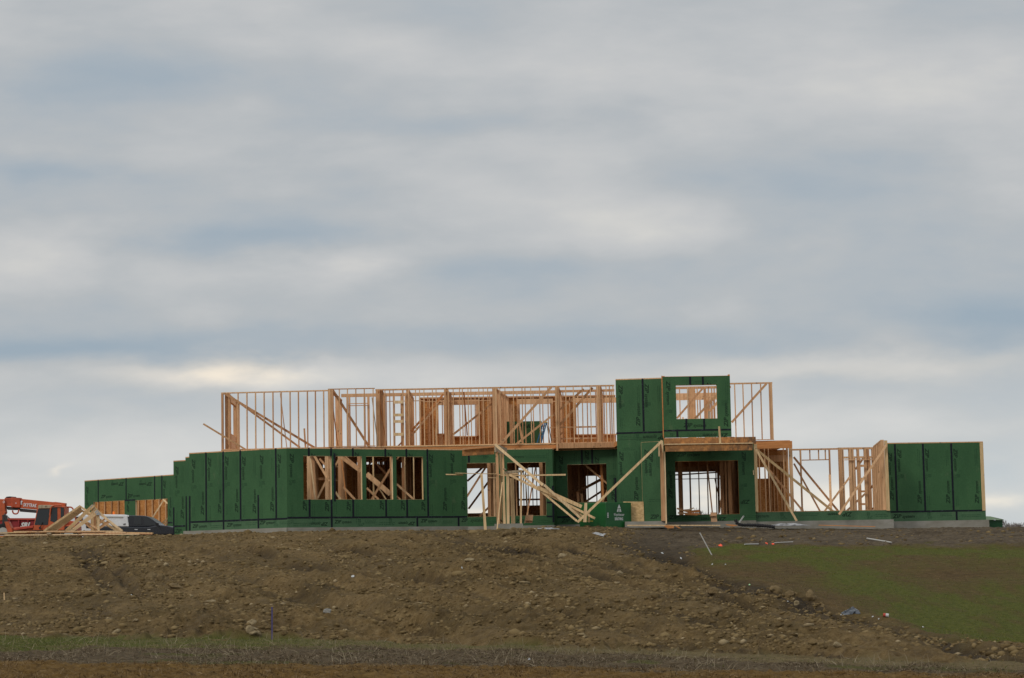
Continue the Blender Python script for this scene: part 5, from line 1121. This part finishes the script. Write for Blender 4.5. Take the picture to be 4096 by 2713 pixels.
def truss(ax, ay, lx, rx, by, Y, w_=8.5, king=True, label='', right=True):
    t = empty('roof_truss', P((lx + rx) / 2, by, Y), label, 'roof truss', 'roof trusses stacked by the lumber')
    mb = MB(); mb.bpx(ax + 2, ay, Y, lx, by, Y, w_, .038); mb.build('top_chord', 'pale', t)
    if right: mb = MB(); mb.bpx(ax - 1, ay + 1, Y + .042, rx, by, Y + .042, w_, .038); mb.build('top_chord', 'pale', t)
    mb = MB(); mb.bpx(lx - 4, by + 3, Y + .084, rx + 4, by + 3, Y + .084, w_, .038); mb.build('bottom_chord', 'pale', t)
    if king:
        mb = MB(); mb.bpx(ax, ay + 10, Y + .084, ax + 1, by, Y + .084, 9.5, .038); mb.build('king_post', 'pale', t)
        mb = MB(); mb.bpx(ax + 2, by - 8, Y + .126, (ax + rx) / 2, (ay + by) / 2, Y + .126, 7, .038); mb.build('web', 'stud', t)
        mb = MB(); mb.bpx(ax - 2, by - 8, Y + .126, (ax + lx) / 2, (ay + by) / 2, Y + .126, 7, .038); mb.build('web', 'stud', t)
        mb = MB(); mb.ppx([(ax - 8, ay + 4), (ax, ay - 3), (ax + 8, ay + 4), (ax + 8, ay + 12), (ax - 8, ay + 12)], Y - .022, .003); mb.build('gusset_plate', 'plate', t)
    return t
for k in range(5):
    truss(319 + k * 1.6, 2024 + k * 5.2, 176 + k * 11, 468, 2124, 92.4 + k * .05, 8, False, ['outermost truss of the left bundle, its peak highest', 'second truss from outside in the left bundle', 'middle truss of the left bundle', 'fourth truss from outside in the left bundle', 'innermost lowest truss of the left bundle'][k], right=k in (0, 3))
truss(369, 2021, 262, 478, 2124, 92.0, 8.5, True, 'truss with the highest peak and a grey plate behind the front pair')
truss(376, 2022, 271, 480, 2124, 91.9, 7, False, 'thin truss right behind the highest one, without a plate', right=False)
truss(388, 2042, 283, 484, 2124, 91.6, 8, True, 'middle truss of the front group, its plate half hidden')
truss(393, 2049, 292, 489, 2124, 91.45, 8, True, 'frontmost truss with a wide grey plate on its peak')
mb = MB(); mb.ppx([(363, 2062), (382, 2048), (383, 2124), (363, 2124)], 92.3, .3); one('short_stud_bundle', mb, 'stud', 'upright bundle of short studs inside the front truss', 'lumber')
# telescopic handler
YT = 107.0
th_ = empty('telehandler', P(150, 2150, YT), 'orange telescopic handler with long lowered boom and closed cab beside a red container', 'telehandler')
def tp(name, pts, Y, dep, mat, parent=None, bev=.0):
    mb = MB(); mb.ppx(pts, Y, dep); return mb.build(name, mat, parent or th_, bevel=bev)
boom = tp('boom', [(78, 1995), (211, 2008.5), (262, 2013.5), (259, 2030), (200, 2044), (80, 2033)], YT + .3, .35, 'orange', bev=.02)
tp('boom_tube', [(18, 1992), (48, 1992), (48, 2026), (18, 2024)], YT + .36, .24, 'orange_dark', bev=.02)
tp('boom_collar', [(44, 1990), (80, 1991.5), (80, 2031), (44, 2030)], YT + .22, .5, 'orange_dark', bev=.02)
tp('hose_track', [(79, 2034), (162, 2042), (162, 2054), (79, 2047)], YT + .36, .25, 'darkmetal')
tp('hose_track', [(24, 2026), (78, 2030), (78, 2041), (30, 2040)], YT + .4, .2, 'darkmetal')
mb = MB(); mb.tube([P(x, y, YT + .45) for x, y in [(22, 1997), (26, 1990), (40, 1989), (64, 1991), (66, 1998)]], .035); mb.build('hose', 'black', th_)
mb = MB(); mb.tube([P(x, y, YT + .2) for x, y in [(50, 2042), (52, 2052), (58, 2056), (66, 2056), (72, 2052), (76, 2038)]], .035); mb.build('lifting_eye', 'orange_dark', th_)
tp('boom_head', [(-14, 1996), (18, 1997), (20, 2040), (22, 2050), (16, 2060), (13, 2082), (-14, 2084)], YT + .25, .45, 'orange', bev=.02)
tp('fork_carriage', [(9, 2060), (15, 2060), (16, 2130), (9, 2130)], YT + .1, .8, 'darkmetal')
mb = MB(); mb.cyl(P(17, 2056, YT + .1), P(38, 2074, YT + .1), .025); mb.build('tilt_ram', 'steel', th_)
tp('boom_pivot', [(205, 2009), (222, 2008), (262, 2013), (260, 2055), (215, 2052)], YT + .7, .3, 'orange_dark')
chs = tp('chassis', [(48, 2112), (70, 2109), (134, 2102), (300, 2100), (302, 2134), (46, 2134)], YT + .1, 1.6, 'orange', bev=.03)
tp('hood', [(52, 2117), (72, 2110), (133, 2102), (133, 2112), (60, 2122)], YT - .05, 1.0, 'redtop', bev=.02)
tp('front_fender', [(17, 2087), (34, 2087), (52, 2130), (30, 2130)], YT - .1, .5, 'orange', bev=.02)
tp('rear_body', [(252, 2090), (268, 2082), (300, 2086), (304, 2128), (252, 2128)], YT + .2, 1.2, 'orange_dark', bev=.03)
for (x, y, r, Y) in [(12, 2130, 36, YT), (150, 2148, 33, YT), (12, 2130, 36, YT + 1.9), (275, 2138, 33, YT), (275, 2138, 33, YT + 1.9)]:
    c = P(x, y, Y); w_ = MB(); w_.cyl(c, c + Vector((0, .35, 0)), r * Y / FPX, n=28); wo_ = w_.build('wheel', 'black', th_, bevel=.05)
    w_ = MB(); w_.cyl(c + Vector((0, -.015, 0)), c + Vector((0, .02, 0)), r * .55 * Y / FPX, n=20); w_.build('rim', 'pvc', wo_)
cab = tp('cab', [(149, 2032), (213, 2024), (258, 2026), (258, 2122), (131, 2122), (135, 2100)], YT - .02, 1.1, 'orange', bev=.03)
tp('cab_roof', [(152, 2024), (158, 2020), (212, 2021), (211, 2033), (152, 2035)], YT - .1, 1.2, 'grey', cab, .02)
tp('window', [(152, 2037), (200, 2036), (191, 2100), (138, 2100)], YT - .035, .012, 'glass', cab)
tp('window', [(206, 2031), (229, 2030), (229, 2078), (222, 2092), (201, 2084)], YT - .035, .012, 'glass', cab)
tp('window', [(242, 2030), (256, 2031), (255, 2074), (243, 2072)], YT - .035, .012, 'glass', cab)
mb = MB(); mb.tube([P(x, y, YT - .12) for x, y in [(199, 2062), (203, 2034), (207, 2026), (218, 2022), (246, 2021)]], .035); mb.build('cab_guard', 'orange', cab)
mb = MB(); mb.tube([P(x, y, YT + .6) for x, y in [(232, 2029), (284, 2029), (291, 2034), (294, 2042), (303, 2075), (304, 2100)]], .035); mb.build('side_rail', 'orange', th_)
mb = MB(); mb.tube([P(x, y, YT + .5) for x, y in [(258, 2033), (264, 2040), (265, 2050), (260, 2060)]], .02); mb.build('hose', 'black', th_)
mb = MB(); mb.tube([P(x, y, YT - .1) for x, y in [(170, 2090), (160, 2112)]], .02); mb.ppx([(156, 2108), (163, 2108), (163, 2117), (155, 2117)], YT - .12, .05); mb.build('mirror', 'black', cab)
wT = Wall(60, YT + .295, 262, YT + .295, 2010)
def slope_text(body, x0, y0, x1, y1, hpx, parent, mat, Y, bold=.03, shear=.15):
    vs, fs, wd = text_mesh(body, bold, shear); a, b = P(x0, y0, Y), P(x1, y1, Y); d = (b - a); L = d.length; d /= L; up = Vector((0, 0, 1)); up = (up - d * d.dot(up)).normalized()
    kx = L / wd; ky = hpx * Y / FPX / .73
    mb = MB(); mb.add([a + d * p[0] * kx + up * p[1] * ky for p in vs], fs); return mb.build('lettering', mat, parent)
slope_text('SKYTRAK', 92, 2025.5, 146, 2030, 14, boom, 'white', YT + .275, .02)
slope_text('A', 60.5, 2016, 66.5, 2016.5, 7, boom, 'white', YT + .2, 0, 0)
slope_text('O', 11, 2013, 19, 2013, 10, boom, 'white', YT + .22, .02, 0)
tp('decal', [(83, 2003), (90, 2004), (89, 2019), (82, 2018)], YT + .285, .004, 'white', boom); slope_text('1', 84.5, 2016, 88, 2016.5, 9, boom, 'black', YT + .28, .02, 0)
# red roll-off container
rcn = empty('roll_off_container', P(90, 2150, 113), 'dark red roll off container with white letters behind the orange machine', 'container')
def rp(name, pts, Y, dep, mat, parent=None): mb = MB(); mb.ppx(pts, Y, dep); return mb.build(name, mat, parent or rcn)
rb = rp('body', [(-60, 2078), (205, 2078), (205, 2140), (-60, 2140)], 113, 2.3, 'red')
rp('top_rail', [(-62, 2073), (207, 2073), (207, 2080), (-62, 2080)], 112.92, .1, 'redtop')
for x in (35, 72, 108, 140, 172): rp('rib', [(x, 2081), (x + 5, 2081), (x + 5, 2140), (x, 2140)], 112.9, .09, 'red')
letter(W2(P(20, 2090, 112.885), P(160, 2090, 112.885)), 'SRI', 81, 121, 2110, 19, rb, bold=.05, shear=.35, t=.004)
# pickup with white cap
tk = empty('pickup_truck', P(550, 2150, 108), 'black crew cab pickup with a white work cap and an orange beacon', 'pickup truck')
YK = 108.0
def kp(name, pts, Y, dep, mat, parent=None, bev=0.): mb = MB(); mb.ppx(pts, Y, dep); return mb.build(name, mat, parent or tk, bevel=bev)
body = kp('body', [(384, 2106), (516, 2107), (590, 2108), (636, 2100), (668, 2103), (696, 2110), (701, 2120), (701, 2140), (384, 2140)], YK, 1.9, 'blackpaint', bev=.05)
cabk = kp('cab', [(508, 2066), (515, 2061.5), (575, 2063), (592, 2067), (612, 2079), (640, 2101), (590, 2109), (514, 2108)], YK + .08, 1.74, 'blackpaint', bev=.04)
kp('window', [(536, 2069), (566, 2069), (567, 2098), (536, 2097)], YK + .06, .012, 'glass', cabk); kp('window', [(571, 2070), (590, 2072), (606, 2082), (624, 2096), (622, 2103), (580, 2100)], YK + .06, .012, 'glass', cabk)
kp('mirror', [(622, 2091), (634, 2093), (634, 2106), (623, 2104)], YK - .2, .1, 'black', cabk)
capk = kp('cap', [(402, 2061), (410, 2058), (500, 2059), (509, 2062), (516, 2107), (392, 2107)], YK + .02, 1.86, 'white', bev=.04)
kp('side_door', [(420, 2066), (492, 2067), (492, 2071), (420, 2070)], YK - .01, .02, 'pvc', capk); kp('latch', [(491, 2096), (502, 2094), (501, 2098), (495, 2100)], YK - .01, .02, 'darkmetal', capk)
kp('door_handle', [(538, 2117), (551, 2117), (551, 2120), (538, 2120)], YK - .03, .03, 'chrome', body); kp('door_handle', [(590, 2117), (602, 2117), (602, 2120), (590, 2120)], YK - .03, .03, 'chrome', body)
mb = MB(); c = P(455.5, 2058, YK + .9); mb.cyl(c, c + Vector((0, 0, .14)), .065, .055, 12); mb.build('beacon', 'beacon', tk)
for (x, Y) in ((435, YK), (655, YK), (435, YK + 1.65), (655, YK + 1.65)):
    c = P(x, 2142, Y); mb = MB(); mb.cyl(c + Vector((0, .04, 0)), c + Vector((0, .25, 0)), .38, n=24); wh = mb.build('wheel', 'black', tk, bevel=.04)
    mb = MB(); mb.cyl(c + Vector((0, .02, 0)), c + Vector((0, .05, 0)), .2, n=16); mb.build('rim', 'darkmetal', wh)
# white van half hidden behind the trusses
vn = empty('white_van', P(320, 2150, 113), 'white van mostly hidden behind the roof trusses', 'van')
def vp_(name, pts, Y, dep, mat, parent=None, bev=0.): mb = MB(); mb.ppx(pts, Y, dep); return mb.build(name, mat, parent or vn, bevel=bev)
vb = vp_('body', [(262, 2100), (268, 2068), (280, 2058), (380, 2060), (388, 2070), (388, 2140), (262, 2140)], 112.5, 1.8, 'white', bev=.05)
vp_('window', [(344, 2090), (358, 2090), (358, 2112), (344, 2112)], 112.47, .012, 'glass', vb); vp_('window', [(300, 2068), (330, 2068), (330, 2084), (300, 2084)], 112.47, .012, 'glass', vb)
vp_('door_handle', [(334, 2121), (340, 2121), (340, 2124), (334, 2124)], 112.46, .02, 'darkmetal', vb)
# ------------------------------------------------------------------ bare trees far behind
def bare_tree(x, ytop, Y, seed, label, spread=.5):
    r = random.Random(seed); b = P(x, 2200, Y); top = zpx(x, ytop, Y); z0 = -6.2; Hh = top - z0
    t = empty('bare_tree', (b.x, b.y, z0), label, 'tree', 'leafless trees on the horizon')
    tr = MB(); cr = MB(); base = Vector((b.x, b.y, z0))
    tr.cyl(base, base + Vector((0, 0, Hh * .72)), .24, .10, 6)
    def grow(p, d, L, rad, lv):
        q = p + d * L; cr.cyl(p, q, rad, rad * .7, 3, False)
        if lv == 0: return
        for _ in range(r.choice((3, 4))):
            nd = (d + Vector((r.uniform(-1, 1), r.uniform(-1, 1), r.uniform(-.2, .9))) * .75).normalized(); grow(p + d * L * r.uniform(.45, 1), nd, L * r.uniform(.55, .8), rad * .72, lv - 1)
    for k in range(16):
        zz = Hh * (.42 + .3 * k / 16); a = r.uniform(0, 6.28)
        grow(base + Vector((0, 0, zz)), Vector((math.cos(a) * spread, math.sin(a) * spread, 1)).normalized(), Hh * .13, .10, 4)
    tr.build('trunk', 'twig', t); cr.build('crown', 'twig', t)
for k, (x, y, Y) in enumerate([(3965, 2072, 330), (4000, 2066, 360), (4040, 2084, 330), (4068, 2078, 350), (4100, 2086, 330), (4135, 2080, 340), (4180, 2085, 350)]):
    bare_tree(x, y, Y, 200 + k, ['leafless tree behind the green container lid', 'leafless tree just right of the lid of the green container', 'leafless tree right of the green container, first of the row', 'leafless tree in the row at the right edge, second from the container', 'leafless tree cut by the right edge of the view', 'leafless tree beyond the right edge of the view', 'leafless tree beyond the right edge of the view'][k])
for k, (x, y, Y, lb) in enumerate([(2790, 2030, 330, 'leafless tree seen left of centre through the big porch window'), (2818, 2034, 335, 'leafless tree seen in the middle of the big porch window'), (2862, 2046, 340, 'leafless tree seen at the right of the big porch window'),
        (3188, 2032, 340, 'leafless tree top over the knee wall of the right wing at left'), (3350, 2030, 340, 'leafless tree top over the knee wall beside the middle studs')]):
    bare_tree(x, y, Y, 300 + k, lb)
